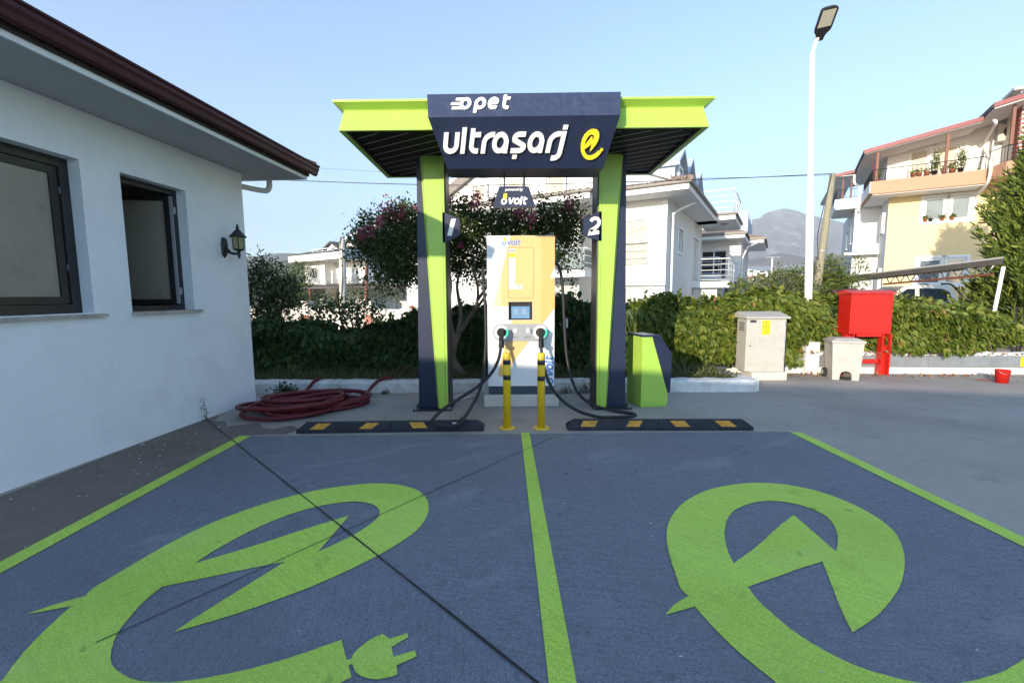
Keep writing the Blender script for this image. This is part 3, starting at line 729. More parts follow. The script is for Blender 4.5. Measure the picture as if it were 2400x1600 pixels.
# lower lettering
_, ex, ey, nn = panel_frame(BL_, BR_, RL_)
o0 = PL(*z4(200, 766), BL_, nn); o1 = PL(*z4(1700, 750), BL_, nn); exl = (o1-o0).normalized(); eyl = nn.cross(exl); eyl = eyl if eyl.z > 0 else -eyl
xh = (PL(*z4(250, 515), BL_, nn)-PL(*z4(250, 766), BL_, nn)).length
T = lambda x, y, h: o0 + exl*x + eyl*y + nn*(h+.001)
G2 = dict(GL); G2['s'] = GL['s'] + [[(.27,-.10),(.27,-.28)]]
stroke_text('letter', [('u',-.03),('l',.85),('t',1.27),('r',1.88),('a',2.40),('s',3.36),('a',4.17),('r',5.15),('j',5.48)], .225, xh, .185, T, 'letter_white', sg, .018, G2)
SE = [(735,315),(640,330),(540,385),(430,500),(350,640),(310,790),(298,900),(305,1040),(330,1140),(390,1240),(470,1310),(580,1338),(680,1325),(800,1265),(900,1180),(968,1095),(955,1062),(905,1030),(800,1120),(700,1185),(610,1207),(530,1190),(470,1130),(430,1050),(415,985),(660,808),(600,1055),(700,950),(790,840),(860,720),(900,600),(915,500),(895,400),(840,335)]
SH = [(415,860),(560,700),(675,545),(692,715),(730,620),(738,550),(710,500),(660,485),(590,510),(510,600),(450,720)]
SP = [(930,1048),(950,1035),(945,1010),(965,980),(1010,942),(1022,955),(1000,985),(1012,1000),(1040,978),(1050,992),(1022,1030),(1000,1052),(970,1050),(950,1062)]
def ze(x, y): return PL((1340+x*.07018)/1.020408, (280+y*.07018)/1.020408, BL_, nn)
me = poly_mesh([(x, -y) for x, y in SE], [[(x, -y) for x, y in SH]], lambda x, y, h: ze(x, -y)+nn*(h*1.0+.001), .018); link('emblem', me, 'sign_yellow', sg)
me = poly_mesh([(x, -y) for x, y in SP], [], lambda x, y, h: ze(x, -y)+nn*(h*1.0+.001), .018); link('emblem_plug', me, 'sign_yellow', sg)
# upper lettering
_, ex, ey, nu = panel_frame(RL_, RR_, TL_)
q0 = PL(*z4(385, 252), RL_, nu); q1 = PL(*z4(930, 243), RL_, nu); exu = (q1-q0).normalized(); eyu = nu.cross(exu); eyu = eyu if eyu.z > 0 else -eyu
xh2 = (PL(*z4(400, 110), RL_, nu)-PL(*z4(400, 252), RL_, nu)).length
T2 = lambda x, y, h: q0 + exu*x + eyu*y + nu*(h+.001)
stroke_text('letter', [('o',0),('p',1.05),('e',2.05),('t',3.16)], .25, xh2, .16, T2, 'letter_white', sg_u, .014)
for (x0, x1, y) in ((-.34,.42,.87),(-.64,-.05,.5),(-.52,.42,.13)):
    mb = MB(); ribbon(mb, [(x0, y), (x1, y)], .22, lambda a, b, c: T2((a+.16*b)*xh2, b*xh2, c), .0128); mb.build('speed_stripe', 'letter_white', sg_u)
# hanging plate
hs = MB(); hp = [P(*p, 4.75) for p in ((1146,430),(1150,428),(1211,428),(1215,430),(1229,472),(1227,476),(1135,476),(1132.5,472))]
k = len(hp); hs.add([p for p in hp]+[p+Vector((0,.06,0)) for p in hp], [tuple(range(k-1,-1,-1)), tuple(range(k,2*k))]+[(i,i+k,(i+1) % k+k,(i+1) % k) for i in range(k)])
hang = hs.build('hanging_plate', 'navy', kio)
for xx in (1158.5, 1204.5):
    a = P(xx, 429, 4.78); mb = MB(); mb.box(a.x-.009, a.x+.009, 4.771, 4.789, a.z-.003, 2.74); mb.build('hanger_rod', 'black_metal', hang)
def zh(x, y): return P((1130+x*.07016)/1.020408, (390+y*.07016)/1.020408, 4.749)
h0 = zh(610, 1290); hx_ = (zh(700,1050)-zh(700,1290)).length
T3 = lambda x, y, h: h0 + Vector((x, -h-.0005, y))
VOLT = [('o',0),('v',1.0),('o',1.82),('l',2.72),('t',3.15)]
GB = dict(GL); GB['o'] = [arc(.45,.5,.31,.35,0,360,28)]; GB['l'] = [[(.15,0),(.15,1.17)]]; GB['t'] = [[(.15,1.12),(.15,.38)]+arc(.37,.38,.22,.23,180,270,6)+[(.50,.15)], [(.25,.83),(.56,.83)]]
GB['v'] = [[(.14,1),(.36,.16)], [(.80,1),(.40,.13)]]
stroke_text('letter', VOLT, .25, hx_, .17, T3, 'letter_white', hang, .006, GB)
BOLT = [(725,912),(845,912),(820,985),(848,1000),(815,1060),(735,1165),(750,1052),(695,1045),(712,985)]
me = poly_mesh([(x, -y) for x, y in BOLT], [], lambda x, y, h: zh(x, -y)+Vector((0,-h*1.0-.0005,0)), .009); link('bolt_mark', me, 'sign_yellow', hang)
me = font_mesh('powered by', .037, .25, 'CENTER', .0012); link('caption', me, 'letter_white', hang, tuple(zh(1062, 812)+Vector((0,-.001,0))), (rad(90),0,0))
# number plates
for pts, dig in (([(1016,489),(1019,487.5),(1053,501),(1056,505),(1057,538),(1054,541),(1020,557.5),(1017,556)], '1'), ([(1382,488),(1379,485),(1343,500),(1340,505),(1340,538),(1343,541),(1379,554),(1382,552)], '2')):
    q = [P(*p, 5.33) for p in pts]; k = len(q); mb = MB()
    f0 = tuple(range(k-1,-1,-1)) if dig == '1' else tuple(range(k))
    mb.add([p for p in q]+[p+Vector((0,.05,0)) for p in q], [f0, tuple(range(k,2*k))]+[(i,i+k,(i+1) % k+k,(i+1) % k) for i in range(k)])
    npl = mb.build('number_plate', 'navy', kio)
    if dig == '1':
        pp = [((960+x*.14667)/1.020408, (330+y*.14667)/1.020408) for x, y in ((665,1248),(740,1248),(672,1515),(600,1515))]
        mb = MB(); q = [P(*p, 5.327) for p in pp]; mb.add(q, [(3,2,1,0)])
    else:
        mb = MB(); pth = [(372,1285),(400,1252),(440,1238),(485,1248),(507,1285),(500,1330),(470,1370),(420,1405),(365,1440),(330,1462),(505,1462)]
        f2 = lambda x, y: P((1330+x*.14667)/1.020408, (330+y*.14667)/1.020408, 5.329)
        ribbon(mb, [(x, -y) for x, y in pth], 54, lambda a, b, c: f2(a, -b)+Vector((0,-c,0)), .003)
    mb.build('digit', 'letter_white', npl)

# ================================================================== charger
plinth = tag(MB().box(-.302, .635, 5.47, 6.12, 0, .155, .015).build('charger_plinth', 'pale_concrete'), 'low cast concrete plinth carrying the charging cabinet', 'plinth')
CX0, CX1, CY, CZ0, CZ1 = -.247, .577, 5.5, .157, 2.105
ch = wthing('charging_cabinet', 'tall white and amber fast charging cabinet with screen and two plugged cables', 'charger', ((CX0+CX1)/2, 5.75, CZ0))
CP = lambda x, y, e=0.0: P(x, y, CY) + Vector((0, -e, 0))
s0, s1 = CP(1168, 735), CP(1223, 692.8)
mb = MB(); wall_panel(mb, CX0, CX1, CZ0+.105, CZ1, [(s0.x, s1.x, s0.z, s1.z)], .055, lambda x, d, z: Vector((x, CY+d, z)))
mb.box(CX0, CX1, CY+.06, 6.08, CZ0+.105, CZ1); 
mb.add([(CX0,CY,CZ0+.105),(CX0,CY+.06,CZ0+.105),(CX0,CY+.06,CZ1),(CX0,CY,CZ1)], [(0,1,2,3)]); mb.add([(CX1,CY,CZ0+.105),(CX1,CY+.06,CZ0+.105),(CX1,CY+.06,CZ1),(CX1,CY,CZ1)], [(3,2,1,0)])
mb.add([(CX0,CY,CZ1),(CX1,CY,CZ1),(CX1,CY+.06,CZ1),(CX0,CY+.06,CZ1)], [(0,1,2,3)])
mb.build('cabinet_body', 'charger_white', ch)
mb = MB(); mb.box(CX0+.004, CX1-.004, CY+.006, 6.07, CZ0, CZ0+.104, .004); mb.build('cabinet_base', 'charger_grey', ch)
def decal(name, pts, m, e=.0012):
    mb = MB(); q = [CP(x, y, e) for x, y in pts]; mb.add(q, [tuple(range(len(q)-1,-1,-1))]); return mb.build(name, m, ch)
decal('amber_print', [(1151.3,628),(1151.3,703.2),(1133.2,703.2)], 'charger_amber_light')
decal('amber_print', [(1172.6,541.5),(1242.6,541.5),(1242.6,692.6),(1167.8,692.6),(1167.8,703.2),(1151.3,703.2),(1151.3,628)], 'charger_amber')
decal('amber_print', [(1242.6,541.5),(1274.5,541.5),(1274.4,612.5),(1264,638),(1274.3,638),(1274.1,707),(1247,743.6),(1242.6,743.6)], 'charger_amber_deep')
decal('amber_print', [(1223.3,692.6),(1242.6,692.6),(1242.6,743.6),(1223.3,743.6)], 'charger_amber')
decal('amber_print', [(1176,735.4),(1223.3,735.4),(1223.3,743.6),(1174,743.6)], 'charger_amber')
decal('amber_print', [(1162.3,783),(1216.3,783),(1190.3,816.8),(1175.2,838.3),(1158,861),(1154,864),(1150,864.5),(1146,862.5),(1144,858.5),(1144.5,855)], 'charger_amber')
def rrect(x0, x1, y0, y1, r, n=5):
    return [(cx+r*math.cos(rad(a)), cy+r*math.sin(rad(a))) for cx, cy, a0 in ((x1-r,y1-r,0),(x0+r,y1-r,90),(x0+r,y0+r,180),(x1-r,y0+r,270)) for a in [a0+90*i/n for i in range(n+1)]]
rr = rrect(1167.5, 1225, 568.5, 684.5, 4); mb = MB()
ribbon(mb, [(x, -y) for x, y in rr+rr[:1]], .75, lambda a, b, c: CP(a, -b, .0016+c), .001); mb.build('door_outline', 'print_red', ch)
decal('info_strip', [(1168.5,571),(1183.5,571),(1183.5,664),(1168.5,664)], 'paper_white', .002)
decal('info_banner', [(1168.9,580.5),(1183.1,580.5),(1183.1,591),(1168.9,591)], 'sign_yellow', .0028)
for i, yy in enumerate((597,600,604,608,614,618,624,627,632,638,642,648)):
    decal('info_line', [(1170.5,yy),(1170.5+(9 if i % 3 else 7),yy),(1170.5+(9 if i % 3 else 7),yy+.9),(1170.5,yy+.9)], 'print_grey', .0028)
me = font_mesh('ovolt', .030, .15, 'CENTER', .0006); link('info_title', me, 'print_dark', ch, tuple(CP(1176, 577.6, .0022)), (rad(90),0,0))
decal('small_sticker', [(1184.5,653.5),(1200,653.5),(1200,664),(1184.5,664)], 'paper_white', .002)
mb = MB(); mb.lathe([(.009,0),(.005,.0)], (0,0,0), 12, False); mb.build('sticker_mark', 'print_dark', ch, tuple(CP(1191.8,657.6,.0028)), (rad(90),0,0))
# screen
mb = MB(); mb.box(s0.x, s1.x, CY+.042, CY+.056, s0.z, s1.z); mb.build('screen_frame', 'frame_dark', ch)
ss0, ss1 = CP(1174.5, 731.5), CP(1217, 703.5)
mb = MB(); mb.box(ss0.x+.002, ss1.x-.002, CY+.038, CY+.043, ss0.z, ss1.z); scr = mb.build('screen', 'screen', ch)
for sx in (1185, 1204):
    a = CP(sx, 716); mb = MB(); ribbon(mb, [(x, z) for x, z in [(-.022,-.03),(.022,-.03),(.022,.03),(-.022,.03),(-.022,-.03)]], .002, lambda x, z, c, a=a: Vector((a.x+x, CY+.0375-c, a.z+z)), .0005)
    mb.box(a.x-.006, a.x+.006, CY+.0365, CY+.0375, a.z+.012, a.z+.022); mb.box(a.x-.006, a.x+.006, CY+.0365, CY+.0375, a.z-.012, a.z-.002); mb.build('screen_icon', 'paper_white', scr)
# connector panel
sp = rrect(1132, 1260.7, 743.2, 783, 19.8, 9); q = [CP(x, y) for x, y in sp]; k = len(q)
mb = MB(); mb.add([p+Vector((0,-.012,0)) for p in q]+[p+Vector((0,.002,0)) for p in q], [tuple(range(k))]+[(i,(i+1) % k,(i+1) % k+k,i+k) for i in range(k)]); pan = mb.build('connector_panel', 'panel_grey', ch)
for i, (cx, num) in enumerate(((1151.9, '1'), (1241.0, '2'))):
    c = CP(cx, 763); r0, r1 = .084, .060
    for nm, a0, a1, mt in (('led_ring', 40, 310, 'led_white'), ('led_arc', -50, 40, 'led_green')):
        mb = MB(); pth = arc(0, 0, .072, .072, a0, a1, 20); ribbon(mb, pth, .024, lambda x, z, cc, c=c: Vector((c.x+x, CY-.0125-cc, c.z+z)), .006); mb.build(nm, mt, pan)
    mb = MB(); pts = [(c.x+.060*math.cos(2*math.pi*t/24), c.z+.060*math.sin(2*math.pi*t/24)) for t in range(24)]; mb.prism(pts, CY-.016, CY-.0125); mb.build('socket', 'rubber', pan)
    mb = MB(); mb.box(c.x-.034, c.x+.034, CY-.10, CY-.016, c.z-.045, c.z+.045, .012)
    mb.obox((c.x, CY-.135, c.z-.045), (.030,0,0), (0,.035,.012), (0,-.022,.095)); mb.obox((c.x, CY-.17, c.z-.03), (.014,0,0), (0,.004,.0), (0,-.012,.06))
    h_ = mb.build('plug_handle', 'rubber', ch)
    mb = MB(); mb.box(c.x-.012, c.x+.012, CY-.187, CY-.183, c.z-.0, c.z+.035); mb.build('release_button', 'black_metal', h_)
    mb = MB(); mb.obox((c.x, CY-.16, c.z-.148), (.033,0,0), (0,.03,.006), (0,-.006,.02)); mb.build('cable_gland', 'black_metal', h_)
    tx = CP(1174.5 if i == 0 else 1220.5, 766); me = font_mesh(num, .062, 0, 'CENTER', .0014); link('panel_number', me, 'print_dark', pan, (tx.x, CY-.0126, tx.z+.012), (rad(90),0,0))
    lx = CP(1183 if i == 0 else 1212, 764); mb = MB(); mb.box(lx.x-.019, lx.x+.019, CY-.0135, CY-.0121, lx.z+.0, lx.z+.058)
    mb.build('panel_label', 'paper_white', pan)
    cxp = CP(1182 if i == 0 else 1211, 776); me = font_mesh('CCS 2', .030, 0, 'CENTER', .0003); link('panel_caption', me, 'print_dark', pan, (cxp.x, CY-.0126, cxp.z), (rad(90),0,0))
# printed names
n0 = CP((1120+432*.12758)/1.020408, (530+358*.12758)/1.020408); nx2 = .0612
for it in stroke_text('printed_letter', VOLT, .24, nx2, .17, lambda x, y, h: n0+Vector((x, -.0019-h, y)), 'print_blue', ch, .0005, GB): pass
BO2 = [(b[0]-610, -(b[1]-1290)) for b in BOLT]; kk = nx2/240.0
me = poly_mesh(BO2, [], lambda x, y, h: n0+Vector((x*kk, -.0026-h, y*kk)), .0005); link('printed_bolt', me, 'sign_yellow', ch)
v0 = CP(1272.5, 884.0); vx = .098
stroke_text('printed_letter', VOLT, .25, vx, .17, lambda x, y, h: v0+Vector((-y-.004, -.0019-h, x)), 'print_blue', ch, .0005, GB)
for (xx, yy) in ((CX0+.03, 5.55), (CX1-.03, 5.55), (CX0+.03, 6.0), (CX1-.03, 6.0)):
    mb = MB(); mb.tube([Vector((xx+.018*math.cos(t), yy, CZ1+.022+.018*math.sin(t))) for t in np.linspace(0, 2*math.pi, 15)], .005, 6, False); mb.build('lifting_eye', 'metal_grey', ch)
# cables
def cable(pts, name='cable'):
    q = catmull([P(x, y, d) if d > 0 else Vector((x, y, -d)) for x, y, d in pts], 8); q = [p if p.z > .0185 else Vector((p.x, p.y, .0185)) for p in q]; mb = MB(); mb.tube(q, .0185, 12); return mb.build(name, 'rubber', ch)
cable([(1151.5,781,5.33),(1150,800,5.31),(1145,825,5.22),(1130,855,5.08),(1100,885,4.95),(1060,912,4.86),(1020,938,4.76),(*G(999,957,.135)[:2],-.135),(*G(994,966,.11)[:2],-.11),(*G(1004,975,.085)[:2],-.085),(*G(1033,979,.078)[:2],-.078),(*G(1056,972,.105)[:2],-.105),(*G(1068,957,.13)[:2],-.13),(1085,930,4.98),(1102,895,5.22),(1111,850,5.42),(1115.5,790,5.52),(1115,720,5.58),(1111,660,5.62),(1108.5,630,5.66),(1112,606,5.70),(1124,600,5.72)])
mb = MB(); c = P(1059, 968, 4.62); c = G(1058, 969, .11); mb.tube([c+Vector((-.02,-.01,-.02)), c+Vector((.005,.005,.0)), c+Vector((.03,.05,.03))], [.024,.034,.026], 10); mb.build('cable_tape', 'rubber', ch)
cable([(1241.5,781,5.33),(1243,800,5.31),(1247,830,5.26),(1256,865,5.18),(1272,897,5.08),(1297,924,5.0),(1330,944,4.95),(1370,956,4.92),(1410,961,4.91),(1440,961,4.93),(1456,957,4.97),(1458,951,5.03),(1440,947,5.09),(1400,941,5.17),(1360,928,5.28),(1330,905,5.40),(1313,870,5.50),(1302,820,5.58),(1297,760,5.62),(1294,690,5.64),(1290,640,5.66),(1284,614,5.68),(1273,600,5.70)])

# ================================================================== bollards
def bollard(x, y, label, bands):
    t = wthing('bollard', label, 'bollard', (x, y, 0), 'bollards in front of the charging cabinet')
    mb = MB(); mb.lathe([(.0,.012),(.04,.012),(.04,.789),(.036,.795),(.0,.797)], (x, y, 0), 28); mb.build('post', 'bollard_yellow', t)
    mb = MB(); mb.lathe([(.085,.0),(.085,.010),(.08,.013),(.0,.013)], (x, y, 0), 28); fl = mb.build('flange', 'bollard_yellow', t)
    for k in range(3):
        a = rad(30+120*k+(0 if x < .1 else 40)); mb = MB(); mb.lathe([(.009,.013),(.009,.022),(.0,.024)], (x+.065*math.cos(a), y+.065*math.sin(a), 0), 6, False); mb.build('bolt', 'metal_grey', fl)
    for z0, z1 in bands:
        mb = MB(); mb.lathe([(.0402,z0),(.0409,z0+.001),(.0409,z1-.001),(.0402,z1)], (x, y, 0), 28); mb.build('band', 'black_metal', t)
bollard(-.011, 4.60, 'yellow steel bollard with two black bands standing on the hut side of the cabinet', ((.679,.728),(.519,.569)))
bollard(.346, 4.585, 'yellow steel bollard with two black bands standing on the litter bin side of the cabinet', ((.676,.725),(.508,.558)))

# ================================================================== wheel stops
def wheel_stop(x0, x1, y0, dy, label, patches, joints):
    t = wthing('wheel_stop', label, 'wheel stop', ((x0+x1)/2, y0, 0), 'rubber wheel stops at the head of the bays')
    prof = [(0,0),(0,.036),(.05,.092),(.062,.098),(.100,.098),(.112,.092),(.16,.036),(.16,0)]; cuts = [x0]+joints+[x1]
    for a, b in zip(cuts[:-1], cuts[1:]):
        mb = MB(); vs = []; e0 = .075 if a == x0 else .0; e1 = .075 if b == x1 else .0; g0 = 0 if a == x0 else .003; g1 = 0 if b == x1 else .003
        xs_ = [(a+g0, 1), (b-g1, -1)]
        for xx, sgn in xs_:
            e = e0 if sgn > 0 else e1
            vs += [(xx+sgn*e*max(0, (z-.036)/.06), y0+d+dy*(xx-x0), z) for d, z in prof]
        k = len(prof); mb.add(vs, [(i, i+k, (i+1) % k+k, (i+1) % k) for i in range(k)]+[tuple(range(k)), tuple(range(2*k-1,k-1,-1))]); mb.build('rubber_block', 'rubber_stop', t)
    for a, b, sk in patches:
        mb = MB(); pp = []
        for xx, f in ((a, .08), (b, .08), (b+sk, .97), (a+sk, .97)): pp.append((xx, y0+.05*f-.0012+dy*(xx-x0), .036+.056*f+.0012))
        mb.add(pp, [(0,1,2,3)]); mb.build('reflector', 'stop_yellow', t)
    for a, b, sk in patches:
        mb = MB(); mb.lathe([(.016,.0985),(.013,.0988),(.0,.0975)], ((a+b)/2-.12, y0+.08+dy*((a+b)/2-x0), 0), 12, False); mb.build('bolt_hole', 'joint_dark', t)
    return t
stl = wheel_stop(-2.16, -.254, 4.455, .020, 'black rubber wheel stop with orange reflectors in bay 1, cable looped over it', [(-2.03,-1.89,.07),(-1.53,-1.40,.07),(-.98,-.83,-.045)], [-1.21])
mb = MB(); cc = Vector((-.52, 4.457+.033, .075))
for i in range(7):
    pth = [(random.uniform(-.06,.06), random.uniform(-.02,.022)) for _ in range(4)]
    ribbon(mb, pth, .006, lambda a, b, c: Vector((cc.x+a, cc.y+b*.66-.0025, cc.z+b*.75+.002+.0003*i)), .0002)
mb.build('paint_scuff', 'letter_white', stl)
wheel_stop(.615, 2.512, 4.487, -.027, 'black rubber wheel stop with orange reflectors in bay 2', [(.745,.895,.035),(1.215,1.35,.045),(1.72,1.87,-.045),(2.19,2.345,-.06)], [1.55])

# ================================================================== litter bin
bin_ = thing('litter_bin', 'lime green angular litter bin with navy side beside the canopy column', 'bin', (1.640, 5.40, 0), rad(10))
mb = MB(); mb.prism([(0,.022),(.355,.022),(.355,.17),(.13,.875),(0,.875)], 0, .40); mb.build('bin_body', 'lime', bin_)
mb = MB(); mb.box(.008,.345,.008,.392,0,.02); mb.build('bin_foot', 'lime', bin_)
mb = MB(); mb.prism([(.134,.875),(.356,.172),(.386,.172),(.395,.64),(.215,.872)], -.006, .406); mb.build('side_shell', 'navy', bin_)
mb = MB(); mb.prism([(-.006,.877),(.214,.877),(.397,.643),(.400,.655),(.225,.898),(-.006,.898)], -.010, .410); mb.build('lid', 'navy', bin_)
mb = MB(); mb.box(.03,.17,.06,.34,.8982,.902); mb.build('ash_plate', 'panel_grey', bin_)

# ================================================================== red hose
mb = MB(); hp = []
turns = 15; N = turns*28; ca, sa_ = math.cos(rad(22)), math.sin(rad(22))
for i in range(N):
    t = i/N; th = 2*math.pi*turns*t + .6
    ph = int(turns*t); random.seed(ph*13+5)
    w8 = turns*t; rx = .30+.36*abs(math.sin(w8*1.31+.4))+.05*math.sin(2*th+w8); ry = .17+.27*abs(math.sin(w8*.93+.9))+.05*math.cos(3*th+w8*1.7)
    ox, oy = .16*math.sin(w8*1.1), .10*math.cos(w8*.83)
    a, b = ox+rx*math.cos(th), oy+ry*math.sin(th)
    z = .026+.024*(.5+.5*math.sin(th*.5+w8*1.7))*(1+w8*.28)+.003*w8
    hp.append(Vector((-2.50+a*ca-b*sa_, 5.42+a*sa_+b*ca, z)))
def smooth(p, it=3):
    for _ in range(it): p = [p[0]]+[(p[i-1]+p[i]*2+p[i+1])/4 for i in range(1, len(p)-1)]+[p[-1]]
    return p
hp = smooth(hp, 6)
hp = catmull([P(735,868,6.5), P(720,880,6.28)+Vector((0,0,.02)), G(700,900,.05), G(668,912,.06), hp[6]], 6)[:-1] + hp[6:]
hp += catmull([hp[-1], G(800,925,.05), G(838,905,.05), P(855,887,6.26), P(872,872,6.32), P(900,867,6.45)], 8)[1:]
mb.tube(smooth(hp, 2), .024, 10); random.seed(11)
tag(mb.build('water_hose', 'hose_red'), 'dark red rubber hose lying in a heap of loops by the hut corner', 'hose')
mb = MB()
for k in range(4):
    c = G(1040+k*10, 915, .01); mb.tube([c+Vector((.16*math.cos(t)*(1-.1*k), .09*math.sin(t)+.04*k, .006*k)) for t in np.linspace(0, 2*math.pi, 24)], .006, 6)
tag(mb.build('cord_coil', 'pole_white'), 'thin white cord coiled on the ground behind canopy column 1', 'cord')
# ================================================================== right-hand yard
def z8(x, y): return ((1640+x*.32313)/1.020408, (640+y*.32313)/1.020408)
# low wall, duct, fence
WA, WB = Vector((3.95, 7.80, 0)), Vector((10.2, 7.33, 0)); wd = (WB-WA).normalized(); wn_ = Vector((-wd.y, wd.x, 0))
wall = wthing('low_wall', 'low white painted wall below the ivy fence, carrying a grey duct', 'wall', tuple(WA))
mb = MB(); n_ = 60; vs = []
prof = [(0,0),(0,.36),(.02,.375),(.16,.375),(.18,.36),(.18,0)]; k = len(prof)
for i in range(n_+1):
    p = WA.lerp(WB, i/n_)
    for d, z in prof: j = random.uniform(-.005,.005); vs.append((p.x+wn_.x*(d+j), p.y+wn_.y*(d+j), z+(random.uniform(-.006,.006) if z else 0)))
mb.add(vs, [(i*k+j, (i+1)*k+j, (i+1)*k+(j+1) % k, i*k+(j+1) % k) for i in range(n_) for j in range(k)]); mb.build('masonry', 'kerb_white', wall)
duct = wthing('cable_duct', 'long grey metal cable duct along the low white wall with hazard stickers', 'duct', tuple(WA))
cuts = [WA.lerp(WB, t) for t in (.07,.30,.52,.76,1.0)]
for a, b in zip(cuts[:-1], cuts[1:]):
    mb = MB(); m_ = (a+b)/2 - wn_*.035 + Vector((0,0,.225)); mb.obox(m_, (b-a)/2-(b-a).normalized()*.002, wn_*.032, (0,0,.095)); mb.build('duct_section', 'duct_grey', duct)
def hazard(pos, ex, ny_, w, h, parent, tri=True, land=False):
    """yellow hazard sticker: pos centre, ex along, ny_ outward"""
    ex = Vector(ex).normalized(); no = Vector(ny_).normalized(); up = Vector((0,0,1)); c = Vector(pos)
    def q(a, b, e): return c+ex*a+up*b+no*e
    mb = MB(); mb.add([q(-w/2,-h/2,.0015), q(w/2,-h/2,.0015), q(w/2,h/2,.0015), q(-w/2,h/2,.0015)], [(0,1,2,3)]); st = mb.build('hazard_sticker', 'warn_yellow', parent)
    s = min(w, h)*.78 if not land else h*.8; oz = (h/2-s*.52) if h > w else 0; ox = (w/2-s*.6) if land else 0
    tri_ = [(-s/2,-s*.42),(s/2,-s*.42),(0,s*.45)] if not land else [(-s*.42,s/2),(-s*.42,-s/2),(s*.45,0)]
    mb = MB(); ribbon(mb, tri_+tri_[:1], s*.075, lambda a, b, e: q(a+ox, b+oz, .002+e), .0004)
    bl = [(s*.04,s*.22),(-s*.11,-s*.04),(s*.0,-s*.02),(-s*.03,-s*.30),(s*.13,.02*s),(s*.02,.0)]
    if land: bl = [(y_, -x_) for x_, y_ in bl]
    mb.add([q(a+ox, b+oz, .0025) for a, b in bl], [tuple(range(len(bl)))]); mb.build('hazard_symbol', 'print_dark', st)
    return st
for px in ((590, 632), (2262, 630)):
    c = P(*z8(*px), 7.6); t = (c.x-WA.x)/wd.x; c = WA+wd*t-wn_*.068+Vector((0,0,.225)); hazard(c, wd, -wn_, .19 if px[0] > 1000 else .13, .16, duct, land=True)
# grey cabinet on its block
blk = tag(MB().box(3.93, 4.50, 7.06, 7.42, 0, .135, .012).build('cabinet_plinth', 'pale_concrete'), 'rough concrete block under the grey electrical cabinet', 'plinth')
cab = thing('electrical_cabinet', 'pale grey metal electrical cabinet with yellow hazard sticker in front of ivy', 'cabinet', (3.84, 7.13, .136), rad(-3))
mb = MB(); mb.box(0,.62,0,.33,.0,.86,.004); mb.build('cabinet_body', 'cabinet_grey', cab)
mb = MB(); mb.box(.02,.60,-.006,.0,.115,.845,.003); dr = mb.build('door', 'cabinet_grey', cab)
mb = MB(); mb.prismx([(-.045,.862),(-.045,.885),(.30,.965),(.37,.94),(.37,.862)], -.03, .66); mb.build('lid', 'cabinet_grey', cab)
mb = MB(); mb.box(.03,.59,-.004,-.0005,.01,.10); mb.build('plinth_panel', 'cabinet_grey', cab)
mb = MB(); mb.lathe([(.012,0),(.010,.006),(.0,.006)], (0,0,0), 12); mb.build('lock', 'black_metal', dr, (.065,-.006,.42), (rad(90),0,0))
mb = MB(); mb.lathe([(.010,0),(.010,.006),(.0,.006)], (0,0,0), 12); mb.build('keyhole', 'metal_grey', dr, (.07,-.006,.48), (rad(90),0,0))
mb = MB(); mb.box(.05,.145,-.008,-.0065,.795,.835); mb.build('name_plate', 'print_dark', dr)
mb = MB(); mb.box(.51,.58,-.0075,-.0065,.775,.80); mb.build('maker_label', 'paper_white', dr)
mb = MB(); mb.box(.235,.365,-.0080,-.0065,.60,.83); st = mb.build('hazard_sticker', 'warn_yellow', dr)
mb = MB(); s = .10; ribbon(mb, [(-s/2,0),(s/2,0),(0,s*.87),(-s/2,0)], .008, lambda a, b, e: Vector((.30+a,-.0084-e,.725+b)), .0004)
mb.add([(.30+a,-.0086,.755+b) for a, b in ((.006,.03),(-.012,.0),(.0,.002),(-.004,-.022),(.014,.006),(.002,.004))], [tuple(range(6))]); mb.build('hazard_symbol', 'print_dark', st)
me = font_mesh('DİKKAT !\nÖLÜM\nTEHLİKESİ', .024, 0, 'CENTER', .0004, 1.45); link('hazard_text', me, 'print_dark', st, (.30,-.0084,.69), (rad(90),0,0))
for zz in (.20, .47, .74):
    MB().box(.592,.612,-.014,-.0065,zz,zz+.06,.002).build('hinge', 'metal_grey', dr)
for k in range(5): MB().box(-.004,-.0005,.08,.25,.66+.03*k,.672+.03*k).build('vent_slot', 'print_dark', cab)
# pedal bin
pb = thing('pedal_bin', 'grey plastic wheeled pedal bin standing beside the red cabinet stand', 'bin', (5.50, 7.22, 0), rad(-20))
mb = MB(); bw, tw = .36, .43
lo = [(-bw/2,0),(-bw/2+.09,0),(-.085,0)]; 
fr0 = [(-.18,0),(-.085,0),(-.080,.09),(-.055,.13),(.0,.145),(.055,.13),(.080,.09),(.085,0),(.18,0),(.215,.60),(-.215,.60)]
k = len(fr0); vs = [(x, -.18-.03*z/.6, z) for x, z in fr0]+[(x, .18+.03*z/.6, z) for x, z in fr0]
mb.add(vs, [tuple(range(k)), tuple(range(2*k-1,k-1,-1))]+[(i,i+k,(i+1) % k+k,(i+1) % k) for i in range(k)]); mb.build('bin_body', 'plastic_grey', pb)
mb = MB(); mb.box(-.235,.235,-.235,.225,.598,.635,.012); mb.add([(-.225,-.22,.634),(.225,-.22,.634),(.225,.215,.634),(-.225,.215,.634),(-.15,-.13,.672),(.15,-.13,.672),(.15,.13,.672),(-.15,.13,.672)], [(0,1,5,4),(1,2,6,5),(2,3,7,6),(3,0,4,7),(4,5,6,7)]); mb.build('lid', 'plastic_grey', pb)
mb = MB(); mb.box(-.06,.07,-.235,-.12,.028,.045,.006); mb.build('pedal', 'tyre', pb)
